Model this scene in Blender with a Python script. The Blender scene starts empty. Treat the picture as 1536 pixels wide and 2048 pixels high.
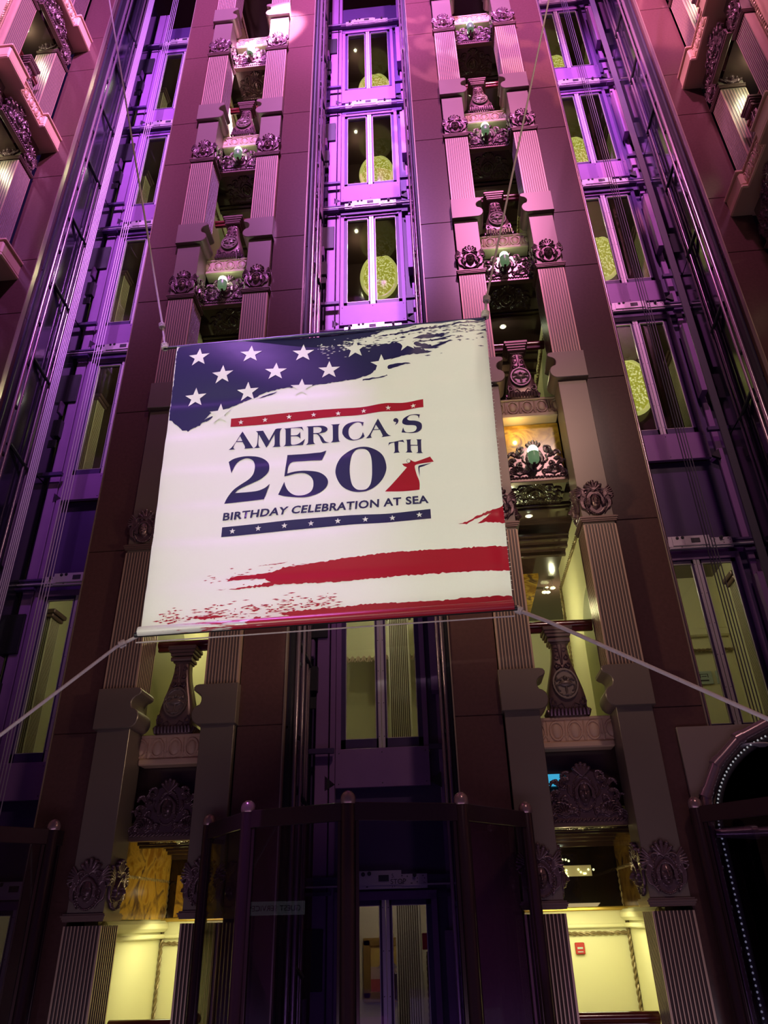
import bpy, bmesh, math, random
import numpy as np
from mathutils import Vector, Matrix
from mathutils.geometry import tessellate_polygon

PI = math.pi
SC = bpy.context.scene
COL = SC.collection
random.seed(7)
rng = np.random.default_rng(7)

# ------------------------------------------------------------------ camera
CAM_POS = Vector((0.70, 0.0, 1.60))
F_PX, PITCH, ROLL, YAW = 1457.35, math.radians(29.3436), math.radians(1.4823), math.radians(-4.4040)
cam_data = bpy.data.cameras.new('camera')
cam_data.sensor_fit = 'VERTICAL'
cam_data.sensor_height = 36.0
cam_data.lens = F_PX / 2048 * 36.0
cam_data.clip_start = 0.05
cam = bpy.data.objects.new('camera', cam_data)
COL.objects.link(cam)
cy, sy, cp, sp, cr, sr = math.cos(YAW), math.sin(YAW), math.cos(PITCH), math.sin(PITCH), math.cos(ROLL), math.sin(ROLL)
fwd_h, right0, zup = Vector((sy, cy, 0)), Vector((cy, -sy, 0)), Vector((0, 0, 1))
depth = cp * fwd_h + sp * zup
up0 = -sp * fwd_h + cp * zup
right = cr * right0 - sr * up0
up = sr * right0 + cr * up0
m = Matrix((right, up, -depth)).transposed().to_4x4()
m.translation = CAM_POS
cam.matrix_world = m
SC.camera = cam

# ------------------------------------------------------------------ view, world, lights
SC.view_settings.view_transform = 'Standard'
SC.view_settings.look = 'None'
SC.view_settings.exposure = 0.0
SC.view_settings.gamma = 1.0
SC.view_settings.use_curve_mapping = False

world = bpy.data.worlds.new('world')
world.use_nodes = True
world.node_tree.nodes['Background'].inputs[0].default_value = (0.05, 0.02, 0.14, 1)
world.node_tree.nodes['Background'].inputs[1].default_value = 0.17
SC.world = world

def lamp(name, kind, loc, energy, color, target=None, **kw):
    d = bpy.data.lights.new(name, kind)
    d.energy = energy
    d.color = color
    for k, v in kw.items():
        setattr(d, k, v)
    o = bpy.data.objects.new(name, d)
    COL.objects.link(o)
    o.location = loc
    if target is not None:
        o.rotation_euler = (Vector(target) - Vector(loc)).to_track_quat('-Z', 'Y').to_euler()
    return o

VIOLET, PINK, WARM = (0.52, 0.16, 1.0), (1.0, 0.30, 0.62), (1.0, 0.86, 0.42)
# violet stage wash from the atrium ceiling, pink profile spots, a warm front light for the banner
def gobo(o, scale, lo, hi):
    """break the beam of a profile spot into soft patches, as its pattern glass does"""
    d = o.data; d.use_nodes = True
    N, L = d.node_tree.nodes, d.node_tree.links
    e = N['Emission']
    tc = N.new('ShaderNodeTexCoord'); n = N.new('ShaderNodeTexNoise'); n.inputs['Scale'].default_value = scale; n.inputs['Detail'].default_value = 1.0; n.inputs['Distortion'].default_value = 0.6
    r = N.new('ShaderNodeValToRGB')
    r.color_ramp.elements[0].position = lo; r.color_ramp.elements[0].color = (0, 0, 0, 1)
    r.color_ramp.elements[1].position = hi; r.color_ramp.elements[1].color = (1, 1, 1, 1)
    L.new(tc.outputs['Normal'], n.inputs['Vector']); L.new(n.outputs['Fac'], r.inputs['Fac']); L.new(r.outputs['Color'], e.inputs['Strength'])
lamp('violet_wash_left', 'SPOT', (-0.25, -2.6, 18.8), 16500, (0.74, 0.27, 0.98), (-2.6, 6.6, 15.2), spot_size=1.24, spot_blend=1.0, shadow_soft_size=0.3)
lamp('mauve_wash_right', 'SPOT', (3.1, -2.6, 18.8), 8800, (1.0, 0.32, 0.74), (2.6, 6.6, 15.2), spot_size=1.24, spot_blend=1.0, shadow_soft_size=0.3)
lamp('violet_shaft_light_middle', 'SPOT', (0.1, -2.2, 18.8), 17000, (0.70, 0.22, 1.0), (0.05, 8.0, 14.8), spot_size=0.50, spot_blend=1.0, shadow_soft_size=0.12)
lamp('violet_shaft_light_right', 'SPOT', (0.2, -2.4, 18.8), 14000, (0.72, 0.24, 1.0), (3.9, 8.0, 14.0), spot_size=0.44, spot_blend=1.0, shadow_soft_size=0.12)
lamp('violet_shaft_light_left', 'SPOT', (-0.4, -2.4, 18.8), 5800, (0.60, 0.18, 1.0), (-4.0, 8.0, 15.2), spot_size=0.44, spot_blend=1.0, shadow_soft_size=0.12)
lamp('pink_spot_right', 'SPOT', (-2.6, -1.0, 18.6), 17000, (1.0, 0.36, 0.48), (4.75, 6.6, 14.5), spot_size=0.24, spot_blend=0.35, shadow_soft_size=0.08)
gobo(lamp('orange_spot_right', 'SPOT', (-1.8, -1.0, 18.6), 9000, (1.0, 0.42, 0.36), (2.6, 6.6, 13.2), spot_size=0.20, spot_blend=0.4, shadow_soft_size=0.03), 18, .46, .56)
lamp('pink_side_light_left', 'SPOT', (3.0, 1.5, 18.8), 7500, (1.0, 0.42, 0.85), (-5.0, 5.9, 13.4), spot_size=0.42, spot_blend=0.8, shadow_soft_size=0.1)
lamp('pink_side_light_right', 'SPOT', (-3.0, 1.5, 18.8), 5500, (1.0, 0.40, 0.66), (5.0, 5.9, 12.8), spot_size=0.42, spot_blend=0.8, shadow_soft_size=0.1)
lamp('white_hot_spot', 'SPOT', (2.4, 1.2, 19.2), 110000, (1.0, 0.55, 1.0), (-1.42, 6.5, 14.85), spot_size=0.13, spot_blend=0.5, shadow_soft_size=0.05)
gobo(lamp('pink_spot_centre', 'SPOT', (-3.4, 0.5, 18.8), 13000, (1.0, 0.46, 0.85), (0.62, 6.6, 14.0), spot_size=0.26, spot_blend=0.4, shadow_soft_size=0.03), 26, .50, .60)
lamp('banner_light', 'AREA', (-1.9, -2.8, 3.1), 11.8, (1.0, 0.99, 0.82), (-0.06, 4.3, 4.50), shape='RECTANGLE', size=2.44, size_y=2.38, spread=0.035)     # unseen area lamp; narrow parallel beam sized to the banner
lamp('low_lobby_fill', 'AREA', (0.3, 2.6, 0.15), 40, (0.92, 0.80, 1.0), (0.3, 6.6, 3.4), shape='RECTANGLE', size=9.0, size_y=1.0)
lamp('soft_front_fill', 'SPOT', (3.5, -2.0, 11.5), 750, (1.0, 0.66, 0.56), (0.9, 6.6, 5.5), spot_size=1.3, spot_blend=1.0, shadow_soft_size=0.35)
lamp('warm_side_light_right', 'SPOT', (-2.2, 5.0, 4.6), 420, (1.0, 0.78, 0.46), (2.4, 6.5, 4.9), spot_size=0.9, spot_blend=1.0, shadow_soft_size=0.15)
lamp('warm_side_light_left', 'SPOT', (1.6, 5.0, 3.9), 130, (1.0, 0.78, 0.50), (-2.4, 6.5, 4.2), spot_size=1.0, spot_blend=1.0, shadow_soft_size=0.15)
lamp('banner_violet_light', 'SPOT', (-2.6, 0.6, 13.5), 5000, (0.62, 0.24, 1.0), (-0.7, 4.3, 5.1), spot_size=0.22, spot_blend=0.9, shadow_soft_size=0.05)
lamp('purple_floor_glow', 'AREA', (0.2, 1.0, 0.1), 10, (0.75, 0.16, 0.85), (0.2, 6.6, 2.2), shape='RECTANGLE', size=6.0, size_y=1.0)

# ------------------------------------------------------------------ materials
def mat(name, color, rough=0.4, metal=0.0, coat=0.0, bump=0.0, bump_scale=40.0, vary=0.0, vary_scale=6.0, emit=None, emit_s=0.0, spec=0.5):
    M = bpy.data.materials.new(name)
    M.use_nodes = True
    N, L = M.node_tree.nodes, M.node_tree.links
    b = N['Principled BSDF']
    b.inputs['Base Color'].default_value = (*color, 1)
    b.inputs['Roughness'].default_value = rough
    b.inputs['Metallic'].default_value = metal
    b.inputs['Coat Weight'].default_value = coat
    b.inputs['Coat Roughness'].default_value = 0.08
    b.inputs['Specular IOR Level'].default_value = spec
    tc = N.new('ShaderNodeTexCoord')
    if vary:
        n = N.new('ShaderNodeTexNoise'); n.inputs['Scale'].default_value = vary_scale; n.inputs['Detail'].default_value = 5
        L.new(tc.outputs['Object'], n.inputs['Vector'])
        mx = N.new('ShaderNodeMix'); mx.data_type = 'RGBA'
        mx.inputs['A'].default_value = (*[c * (1 - vary) for c in color], 1)
        mx.inputs['B'].default_value = (*[min(1, c * (1 + vary)) for c in color], 1)
        L.new(n.outputs['Fac'], mx.inputs['Factor'])
        L.new(mx.outputs['Result'], b.inputs['Base Color'])
    if bump:
        n2 = N.new('ShaderNodeTexNoise'); n2.inputs['Scale'].default_value = bump_scale; n2.inputs['Detail'].default_value = 4
        L.new(tc.outputs['Object'], n2.inputs['Vector'])
        bp = N.new('ShaderNodeBump'); bp.inputs['Strength'].default_value = bump; bp.inputs['Distance'].default_value = 0.01
        L.new(n2.outputs['Fac'], bp.inputs['Height'])
        L.new(bp.outputs['Normal'], b.inputs['Normal'])
    if emit:
        b.inputs['Emission Color'].default_value = (*emit, 1)
        b.inputs['Emission Strength'].default_value = emit_s
    return M

def glass(name, tint, ior=1.5, rough=0.0):
    M = bpy.data.materials.new(name)
    M.use_nodes = True
    N, L = M.node_tree.nodes, M.node_tree.links
    N.clear()
    out = N.new('ShaderNodeOutputMaterial')
    t = N.new('ShaderNodeBsdfTransparent'); t.inputs[0].default_value = (*tint, 1)
    g = N.new('ShaderNodeBsdfGlossy'); g.inputs['Roughness'].default_value = rough
    f = N.new('ShaderNodeFresnel'); f.inputs['IOR'].default_value = ior
    mx = N.new('ShaderNodeMixShader')
    ge = N.new('ShaderNodeNewGeometry'); iv = N.new('ShaderNodeMath'); iv.operation = 'SUBTRACT'; iv.inputs[0].default_value = 1.0
    mu = N.new('ShaderNodeMath'); mu.operation = 'MULTIPLY'     # reflection on the entering face only
    L.new(ge.outputs['Backfacing'], iv.inputs[1]); L.new(f.outputs[0], mu.inputs[0]); L.new(iv.outputs[0], mu.inputs[1])
    L.new(mu.outputs[0], mx.inputs[0]); L.new(t.outputs[0], mx.inputs[1]); L.new(g.outputs[0], mx.inputs[2])
    L.new(mx.outputs[0], out.inputs[0])
    return M

def marble(name, c1, c2, c3, scale=2.0, rough=0.15):
    M = bpy.data.materials.new(name)
    M.use_nodes = True
    N, L = M.node_tree.nodes, M.node_tree.links
    b = N['Principled BSDF']; b.inputs['Roughness'].default_value = rough
    tc = N.new('ShaderNodeTexCoord')
    n = N.new('ShaderNodeTexNoise'); n.inputs['Scale'].default_value = scale; n.inputs['Detail'].default_value = 8; n.inputs['Distortion'].default_value = 2.2
    r = N.new('ShaderNodeValToRGB')
    r.color_ramp.elements[0].position = 0.35; r.color_ramp.elements[0].color = (*c1, 1)
    r.color_ramp.elements[1].position = 0.65; r.color_ramp.elements[1].color = (*c3, 1)
    e = r.color_ramp.elements.new(0.5); e.color = (*c2, 1)
    L.new(tc.outputs['Object'], n.inputs['Vector']); L.new(n.outputs['Fac'], r.inputs['Fac']); L.new(r.outputs['Color'], b.inputs['Base Color'])
    return M

GRANITE = mat('polished_granite', (0.085, 0.038, 0.036), rough=0.22, vary=0.22, vary_scale=30, spec=0.4)
BRONZE = mat('satin_bronze', (0.17, 0.125, 0.105), rough=0.34, metal=0.25, vary=0.06, vary_scale=3)
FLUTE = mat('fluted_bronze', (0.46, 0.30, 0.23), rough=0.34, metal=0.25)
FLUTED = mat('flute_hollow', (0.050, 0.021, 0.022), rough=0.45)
ORNA = mat('cast_bronze_ornament', (0.15, 0.085, 0.10), rough=0.25, metal=0.5)
LEDGE = mat('bronze_ledge', (0.17, 0.10, 0.09), rough=0.32, metal=0.35)
CREAM = mat('cream_frieze', (0.52, 0.39, 0.27), rough=0.5, vary=0.05, vary_scale=8)
PEACH = mat('peach_frieze', (0.62, 0.40, 0.27), rough=0.5)
WALLC = mat('cream_wall', (0.72, 0.68, 0.42), rough=0.55)
ROPEG = mat('gilt_rope_trim', (0.28, 0.21, 0.11), rough=0.4, metal=0.4)
WOOD = mat('mahogany', (0.11, 0.018, 0.014), rough=0.16, coat=0.5, vary=0.3, vary_scale=14)
DARKW = mat('dark_lacquered_ceiling', (0.055, 0.03, 0.028), rough=0.14, coat=0.3)
MIRROR = mat('smoked_mirror', (0.06, 0.045, 0.04), rough=0.04, metal=0.85)
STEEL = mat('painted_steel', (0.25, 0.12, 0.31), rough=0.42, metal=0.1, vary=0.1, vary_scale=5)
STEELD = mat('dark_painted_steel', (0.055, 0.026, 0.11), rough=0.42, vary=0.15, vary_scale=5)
BLACK = mat('black_gap', (0.01, 0.01, 0.016), rough=0.5)
ALU = mat('aluminium_strip', (0.62, 0.56, 0.62), rough=0.35, metal=0.45)
CHROME = mat('brushed_rail', (0.36, 0.26, 0.33), rough=0.22, metal=0.8)
LININ = mat('glossy_shaft_lining', (0.045, 0.04, 0.07), rough=0.12, metal=0.5)
EDGE = mat('metal_edge_trim', (0.34, 0.25, 0.2), rough=0.3, metal=0.6)
CABLE = mat('hoist_cable_steel', (0.40, 0.33, 0.44), rough=0.4, metal=0.4)
CABLED = mat('dark_travelling_cable', (0.05, 0.04, 0.07), rough=0.5)
POSTM = mat('dark_bronze_post', (0.045, 0.022, 0.03), rough=0.18, metal=0.45)
BALLM = mat('post_cap', (0.32, 0.19, 0.21), rough=0.25, metal=0.6)
GLASS = glass('clear_glass', (0.80, 0.80, 0.84))
GLASSD = glass('tinted_screen_glass', (0.66, 0.62, 0.74))
GLASSC = glass('dark_car_glass', (0.16, 0.11, 0.24), ior=1.7)
ROPE = mat('white_rope', (0.86, 0.78, 0.68), rough=0.8, bump=0.6, bump_scale=120)
WHITE = mat('banner_white_vinyl', (0.80, 0.80, 0.71), rough=0.42, spec=0.35, bump=0.12, bump_scale=9)
NAVY = mat('banner_navy_ink', (0.020, 0.016, 0.078), rough=0.34, spec=0.6, bump=0.12, bump_scale=9)
RED = mat('banner_red_ink', (0.36, 0.007, 0.022), rough=0.38, spec=0.3, bump=0.12, bump_scale=9)
RODM = mat('black_rod', (0.02, 0.018, 0.02), rough=0.4)
BULB = mat('lit_bulb', (1, 1, 1), emit=(0.82, 1.0, 0.72), emit_s=42)
BULBG = mat('lit_uplight', (1, 1, 1), emit=(0.72, 1.0, 0.66), emit_s=9)
BUCKET = mat('frosted_green_lamp_cup', (0.08, 0.14, 0.09), rough=0.3, emit=(0.35, 0.62, 0.30), emit_s=0.25)
OVALG = mat('glowing_crystal', (0.12, 0.12, 0.02), rough=0.25)
def crystal_glow(M):
    N, L = M.node_tree.nodes, M.node_tree.links
    tc = N.new('ShaderNodeTexCoord'); v = N.new('ShaderNodeTexVoronoi'); v.inputs['Scale'].default_value = 26
    r = N.new('ShaderNodeValToRGB')
    r.color_ramp.elements[0].position = 0.12; r.color_ramp.elements[0].color = (1.0, 0.97, 0.38, 1)
    r.color_ramp.elements[1].position = 0.55; r.color_ramp.elements[1].color = (0.36, 0.36, 0.03, 1)
    L.new(tc.outputs['Object'], v.inputs['Vector']); L.new(v.outputs['Distance'], r.inputs['Fac'])
    L.new(r.outputs['Color'], N['Principled BSDF'].inputs['Emission Color']); N['Principled BSDF'].inputs['Emission Strength'].default_value = 1.25
crystal_glow(OVALG)
OVALR = mat('oval_gilt_rim', (0.25, 0.25, 0.06), rough=0.3, emit=(0.80, 0.80, 0.20), emit_s=0.75)
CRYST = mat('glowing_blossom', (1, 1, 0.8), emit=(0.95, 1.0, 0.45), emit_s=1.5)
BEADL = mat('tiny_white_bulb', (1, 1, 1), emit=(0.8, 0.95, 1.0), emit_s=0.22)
AMBER = marble('amber_marble', (0.30, 0.14, 0.02), (0.55, 0.32, 0.05), (0.10, 0.05, 0.03), 3.0)
REDBOX = mat('red_plastic', (0.42, 0.025, 0.02), rough=0.4)
PLATE = mat('pale_metal_plate', (0.42, 0.50, 0.46), rough=0.35)
INK = mat('dark_ink', (0.03, 0.03, 0.04), rough=0.5)
GILT = mat('gilt_frame', (0.55, 0.36, 0.07), rough=0.3, metal=0.6)
CARPET = marble('patterned_carpet', (0.30, 0.22, 0.14), (0.10, 0.06, 0.05), (0.42, 0.34, 0.22), 14, 0.9)
FLOORM = mat('dark_stone_floor', (0.04, 0.03, 0.035), rough=0.25)
PIPE = mat('satin_pipe', (0.34, 0.22, 0.28), rough=0.24, metal=0.7)
CARPNL = mat('taupe_panel', (0.20, 0.14, 0.13), rough=0.42)
SHADE = mat('olive_wall_shade', (0.36, 0.36, 0.16), rough=0.6)  # olive stands in for arched shade on the cream wall

# ------------------------------------------------------------------ mesh helpers
class MB:
    def __init__(self):
        self.v = []; self.f = []; self.mi = []
    def add(self, vs, fs, mi=0):
        o = len(self.v)
        self.v.extend([tuple(p) for p in vs])
        self.f.extend([tuple(i + o for i in f) for f in fs])
        self.mi.extend([mi] * len(fs))
        return self
    def box(self, x0, x1, y0, y1, z0, z1, mi=0):
        return self.add([(x0,y0,z0),(x1,y0,z0),(x1,y1,z0),(x0,y1,z0),(x0,y0,z1),(x1,y0,z1),(x1,y1,z1),(x0,y1,z1)],
                        [(0,3,2,1),(4,5,6,7),(0,1,5,4),(1,2,6,5),(2,3,7,6),(3,0,4,7)], mi)
    def rbox(self, x0, x1, y0, y1, z0, z1, c=0.006, mi=0):
        """box with chamfered edges"""
        X, Y, Z = (x0, x1), (y0, y1), (z0, z1)
        bm = bmesh.new()
        vs = [bm.verts.new((X[i], Y[j], Z[k])) for i in (0,1) for j in (0,1) for k in (0,1)]
        for q in ((0,1,3,2),(4,6,7,5),(0,4,5,1),(2,3,7,6),(0,2,6,4),(1,5,7,3)):
            bm.faces.new([vs[i] for i in q])
        bmesh.ops.bevel(bm, geom=bm.edges[:], offset=c, segments=1, affect='EDGES')
        bm.verts.index_update()
        self.add([v.co[:] for v in bm.verts], [[v.index for v in f.verts] for f in bm.faces], mi)
        bm.free()
        return self
    def tube(self, path, r, n=10, mi=0, caps=True):
        P = [Vector(p) for p in path]
        R = r if isinstance(r, (list, tuple)) else [r] * len(P)
        rings = []
        ref = None
        for i, p in enumerate(P):
            t = (P[min(i+1, len(P)-1)] - P[max(i-1, 0)]).normalized()
            if ref is None:
                ref = Vector((0,0,1)) if abs(t.z) < 0.9 else Vector((1,0,0))
            a = (ref - t * ref.dot(t)).normalized(); b = t.cross(a); ref = a
            rings.append([p + (a * math.cos(2*PI*k/n) + b * math.sin(2*PI*k/n)) * R[i] for k in range(n)])
        return self.loft(rings, True, caps, mi)
    def loft(self, rings, closed=True, caps=True, mi=0):
        n = len(rings[0]); vs = [p for r in rings for p in r]; fs = []
        for i in range(len(rings)-1):
            for k in range(n if closed else n-1):
                a, b = i*n+k, i*n+(k+1) % n
                fs.append((a, b, b+n, a+n))
        if caps:
            fs.append(tuple(range(n-1, -1, -1))); fs.append(tuple((len(rings)-1)*n + k for k in range(n)))
        return self.add(vs, fs, mi)
    def lathe(self, prof, n=20, c=(0,0,0), mi=0):
        rings = [[(c[0]+r*math.cos(2*PI*k/n), c[1]+r*math.sin(2*PI*k/n), c[2]+z) for k in range(n)] for r, z in prof]
        return self.loft(rings, True, True, mi)
    def sphere(self, c, r, n=10, mi=0, sx=1, sy=1, sz=1):
        m_ = n // 2 + 1
        rings = [[(c[0]+sx*r*math.sin(PI*(j+.02)/(m_+.04))*math.cos(2*PI*k/n), c[1]+sy*r*math.sin(PI*(j+.02)/(m_+.04))*math.sin(2*PI*k/n), c[2]-sz*r*math.cos(PI*(j+.02)/(m_+.04))) for k in range(n)] for j in range(m_+1)]
        return self.loft(rings, True, True, mi)
    def prism(self, poly, y0, y1, c=0.0, mi=0):
        """poly in x-z, extruded y0..y1, front edge chamfered by c"""
        n = len(poly)
        def inset(d):
            out = []
            for i in range(n):
                p0, p, p1 = Vector(poly[i-1]), Vector(poly[i]), Vector(poly[(i+1) % n])
                a = (p - p0).normalized(); b = (p1 - p).normalized()
                nn = Vector((-(a.y+b.y), a.x+b.x))
                nn = nn.normalized() if nn.length > 1e-6 else Vector((-a.y, a.x))
                out.append(p + nn * d)
            return out
        area = sum(poly[i-1][0]*poly[i][1]-poly[i][0]*poly[i-1][1] for i in range(n))
        s = 1 if area > 0 else -1
        rings = []
        if c:
            rings.append([(q.x, y0, q.y) for q in inset(c*s)])
        rings.append([(p[0], y0 + c, p[1]) for p in poly])
        rings.append([(p[0], y1, p[1]) for p in poly])
        self.loft(rings, True, False, mi)
        tri = tessellate_polygon([[Vector((p[0], p[1], 0)) for p in poly]])
        fr = [rings[0][i] for i in range(n)]
        self.add(fr, tri, mi)
        self.add(rings[-1], [t[::-1] for t in tri], mi)
        return self
    def mesh(self, name, mats, smooth=None):
        me = bpy.data.meshes.new(name)
        me.from_pydata(self.v, [], self.f)
        for M_ in (mats if isinstance(mats, (list, tuple)) else [mats]):
            me.materials.append(M_)
        if len(set(self.mi)) > 1:
            me.polygons.foreach_set('material_index', self.mi)
        bm = bmesh.new(); bm.from_mesh(me)
        bmesh.ops.recalc_face_normals(bm, faces=bm.faces[:]); bm.to_mesh(me); bm.free()
        if smooth is not None:
            me.polygons.foreach_set('use_smooth', [True] * len(me.polygons))
            me.set_sharp_from_angle(angle=math.radians(smooth))
        me.update()
        return me
    def build(self, name, mats, parent=None, smooth=None, loc=None, rot=None):
        return obj(name, self.mesh(name, mats, smooth), parent, loc, rot)

def obj(name, me, parent=None, loc=None, rot=None):
    o = bpy.data.objects.new(name, me)
    COL.objects.link(o)
    if parent is not None: o.parent = parent
    if loc is not None: o.location = loc
    if rot is not None: o.rotation_euler = rot
    return o
def tag(o, label, cat, group=None):
    o['label'] = label; o['category'] = cat
    if group: o['group'] = group
    return o
def thing(name, label, cat, loc=(0,0,0), rz=0.0, group=None):
    o = bpy.data.objects.new(name, None)
    COL.objects.link(o); o.location = loc; o.rotation_euler = (0,0,rz)
    o.empty_display_size = 0.1
    return tag(o, label, cat, group)
def struct(name, mb, mats, smooth=None, loc=None):
    o = mb.build(name, mats, None, smooth, loc); o['kind'] = 'structure'
    return o

CACHE = {}
def cached(key, fn):
    if key not in CACHE: CACHE[key] = fn()
    return CACHE[key]

# ------------------------------------------------------------------ carved relief (height field turned into a real mesh)
class Relief:
    def __init__(self, x0, x1, z0, z1, step):
        self.nx, self.nz = int(round((x1-x0)/step))+1, int(round((z1-z0)/step))+1
        self.xs = np.linspace(x0, x1, self.nx); self.zs = np.linspace(z0, z1, self.nz)
        self.X, self.Z = np.meshgrid(self.xs, self.zs)
        self.H = np.zeros_like(self.X)
    def up(self, h): self.H = np.maximum(self.H, h)
    def plate(self, mask, h): self.H = np.where(mask, np.maximum(self.H, h), self.H)
    def dome(self, cx, cz, rx, rz, h, base=0.0):
        d = ((self.X-cx)/rx)**2 + ((self.Z-cz)/rz)**2
        self.up(np.where(d < 1, base + h*np.sqrt(np.clip(1-d, 0, 1)), 0))
    def add(self, cx, cz, rx, rz, h):
        self.H += h*np.exp(-(((self.X-cx)/rx)**2+((self.Z-cz)/rz)**2)) * (self.H > 0)
    def stroke(self, pts, r0, r1, h, base=0.0, mirror=True):
        pts = np.array(pts, float)
        # catmull-rom resample
        P = np.vstack([2*pts[0]-pts[1], pts, 2*pts[-1]-pts[-2]])
        out = []
        for i in range(1, len(P)-2):
            for t in np.linspace(0, 1, 12, endpoint=False):
                a, b, c, d = P[i-1], P[i], P[i+1], P[i+2]
                out.append(0.5*((2*b)+(-a+c)*t+(2*a-5*b+4*c-d)*t*t+(-a+3*b-3*c+d)*t**3))
        out.append(P[-2])
        n = len(out)
        for k, (px, pz) in enumerate(out):
            r = r0 + (r1-r0)*k/(n-1)
            hh = h * (0.5 + 0.5*min(1, r/max(r0, r1)))
            for s in ((1, -1) if mirror else (1,)):
                self.dome(s*px, pz, r, r, hh, base)
    def ring(self, cx, cz, rx, rz, nb, rb, h, base=0.0):
        for k in range(nb):
            a = 2*PI*k/nb
            self.dome(cx+rx*math.cos(a), cz+rz*math.sin(a), rb, rb, h, base)
    def fan(self, cx, cz, angs, lens, r, h, base=0.0, mirror=False):
        for a, l in zip(angs, lens):
            dx, dz = math.sin(a), math.cos(a)
            self.stroke([(cx, cz), (cx+dx*l*.55, cz+dz*l*.55), (cx+dx*l, cz+dz*l)], r*.45, r, h, base, mirror)
    def face(self, cx, cz, s, base=0.01):
        """a woman's face: oval, brow, eyes, nose, mouth, chin, hair locks"""
        X, Z = (self.X-cx)/s, (self.Z-cz)/s
        d = (X/0.54)**2 + ((Z)/0.90)**2
        g = lambda x, z, rx, rz: np.exp(-(((X-x)/rx)**2+((Z-z)/rz)**2))
        f = 0.62*np.sqrt(np.clip(1-d, 0, 1))
        f = f + 0.34*g(0,-.06,.085,.26) + 0.16*g(0,-.22,.14,.07)
        f = f - 0.28*(g(.22,.11,.13,.09)+g(-.22,.11,.13,.09)) + 0.10*(g(.25,.09,.07,.045)+g(-.25,.09,.07,.045))
        f = f + 0.07*(g(.25,.24,.2,.05)+g(-.25,.24,.2,.05))
        f = f + 0.14*g(0,-.42,.17,.045) - 0.16*g(0,-.49,.17,.025) + 0.14*g(0,-.55,.14,.045) + 0.14*g(0,-.72,.15,.09)
        f = f + 0.06*(g(.36,-.2,.16,.2)+g(-.36,-.2,.16,.2))
        self.up(np.where(d < 1, base + np.clip(f, 0.02, 2)*s*0.85, 0))
        for k in range(5):
            o = 0.06*k
            self.stroke([(0.03*s+0*cx, cz+(0.84+o)*s), (0.38*s, cz+(0.72+o*.6)*s), ((0.60+o)*s, cz+(.32)*s), ((0.62+o)*s, cz-(.1)*s), ((0.66+o)*s, cz-(.50)*s)], 0.065*s, 0.05*s, 0.24*s, base+0.10*s)
    def mesh(self, name, M, back=0.0, thr=1e-5):
        ok = self.H > thr
        cell = ok[:-1,:-1] & ok[1:,:-1] & ok[:-1,1:] & ok[1:,1:]
        idx = -np.ones(self.H.shape, int)
        use = np.zeros(self.H.shape, bool)
        use[:-1,:-1] |= cell; use[1:,:-1] |= cell; use[:-1,1:] |= cell; use[1:,1:] |= cell
        idx[use] = np.arange(use.sum())
        V = [(float(x), float(-h), float(z)) for x, h, z in zip(self.X[use], self.H[use], self.Z[use])]
        jj, ii = np.nonzero(cell)
        F = [(int(idx[j,i]), int(idx[j,i+1]), int(idx[j+1,i+1]), int(idx[j+1,i])) for j, i in zip(jj, ii)]
        cnt = {}
        for f in F:
            for a, b in zip(f, f[1:]+f[:1]):
                k = (min(a,b), max(a,b)); cnt.setdefault(k, []).append((a,b))
        bmap = {}
        def bk(i):
            if i not in bmap:
                bmap[i] = len(V); V.append((V[i][0], back, V[i][2]))
            return bmap[i]
        for k, l in cnt.items():
            if len(l) == 1:
                a, b = l[0]; F.append((b, a, bk(a), bk(b)))
        me = bpy.data.meshes.new(name); me.from_pydata(V, [], F); me.materials.append(M)
        me.polygons.foreach_set('use_smooth', [True]*len(me.polygons)); me.set_sharp_from_angle(angle=math.radians(60)); me.update()
        return me
# ------------------------------------------------------------------ shared ornament meshes
def arc(cx, cz, r, a0, a1, n=9, r1=None):
    r1 = r if r1 is None else r1
    return [(cx+(r+(r1-r)*k/(n-1))*math.cos(a0+(a1-a0)*k/(n-1)), cz+(r+(r1-r)*k/(n-1))*math.sin(a0+(a1-a0)*k/(n-1))) for k in range(n)]
def plume(R, cx, cz, L, wd, base, angs):
    """fluted shell of broad lobes with rolled tips"""
    for a in angs:
        l = L*(1-.16*abs(a))
        dx, dz = math.sin(a), math.cos(a)
        for o in (-.33, 0, .33):
            aa = a + o*.20
            ex, ez = math.sin(aa), math.cos(aa)
            R.stroke([(cx, cz), (cx+ex*l*.5, cz+ez*l*.5), (cx+ex*l, cz+ez*l)], wd*.40, wd*.62, .026, base, False)
        R.dome(cx+dx*l, cz+dz*l, wd*.95, wd*.62, .040, base*.6)
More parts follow.
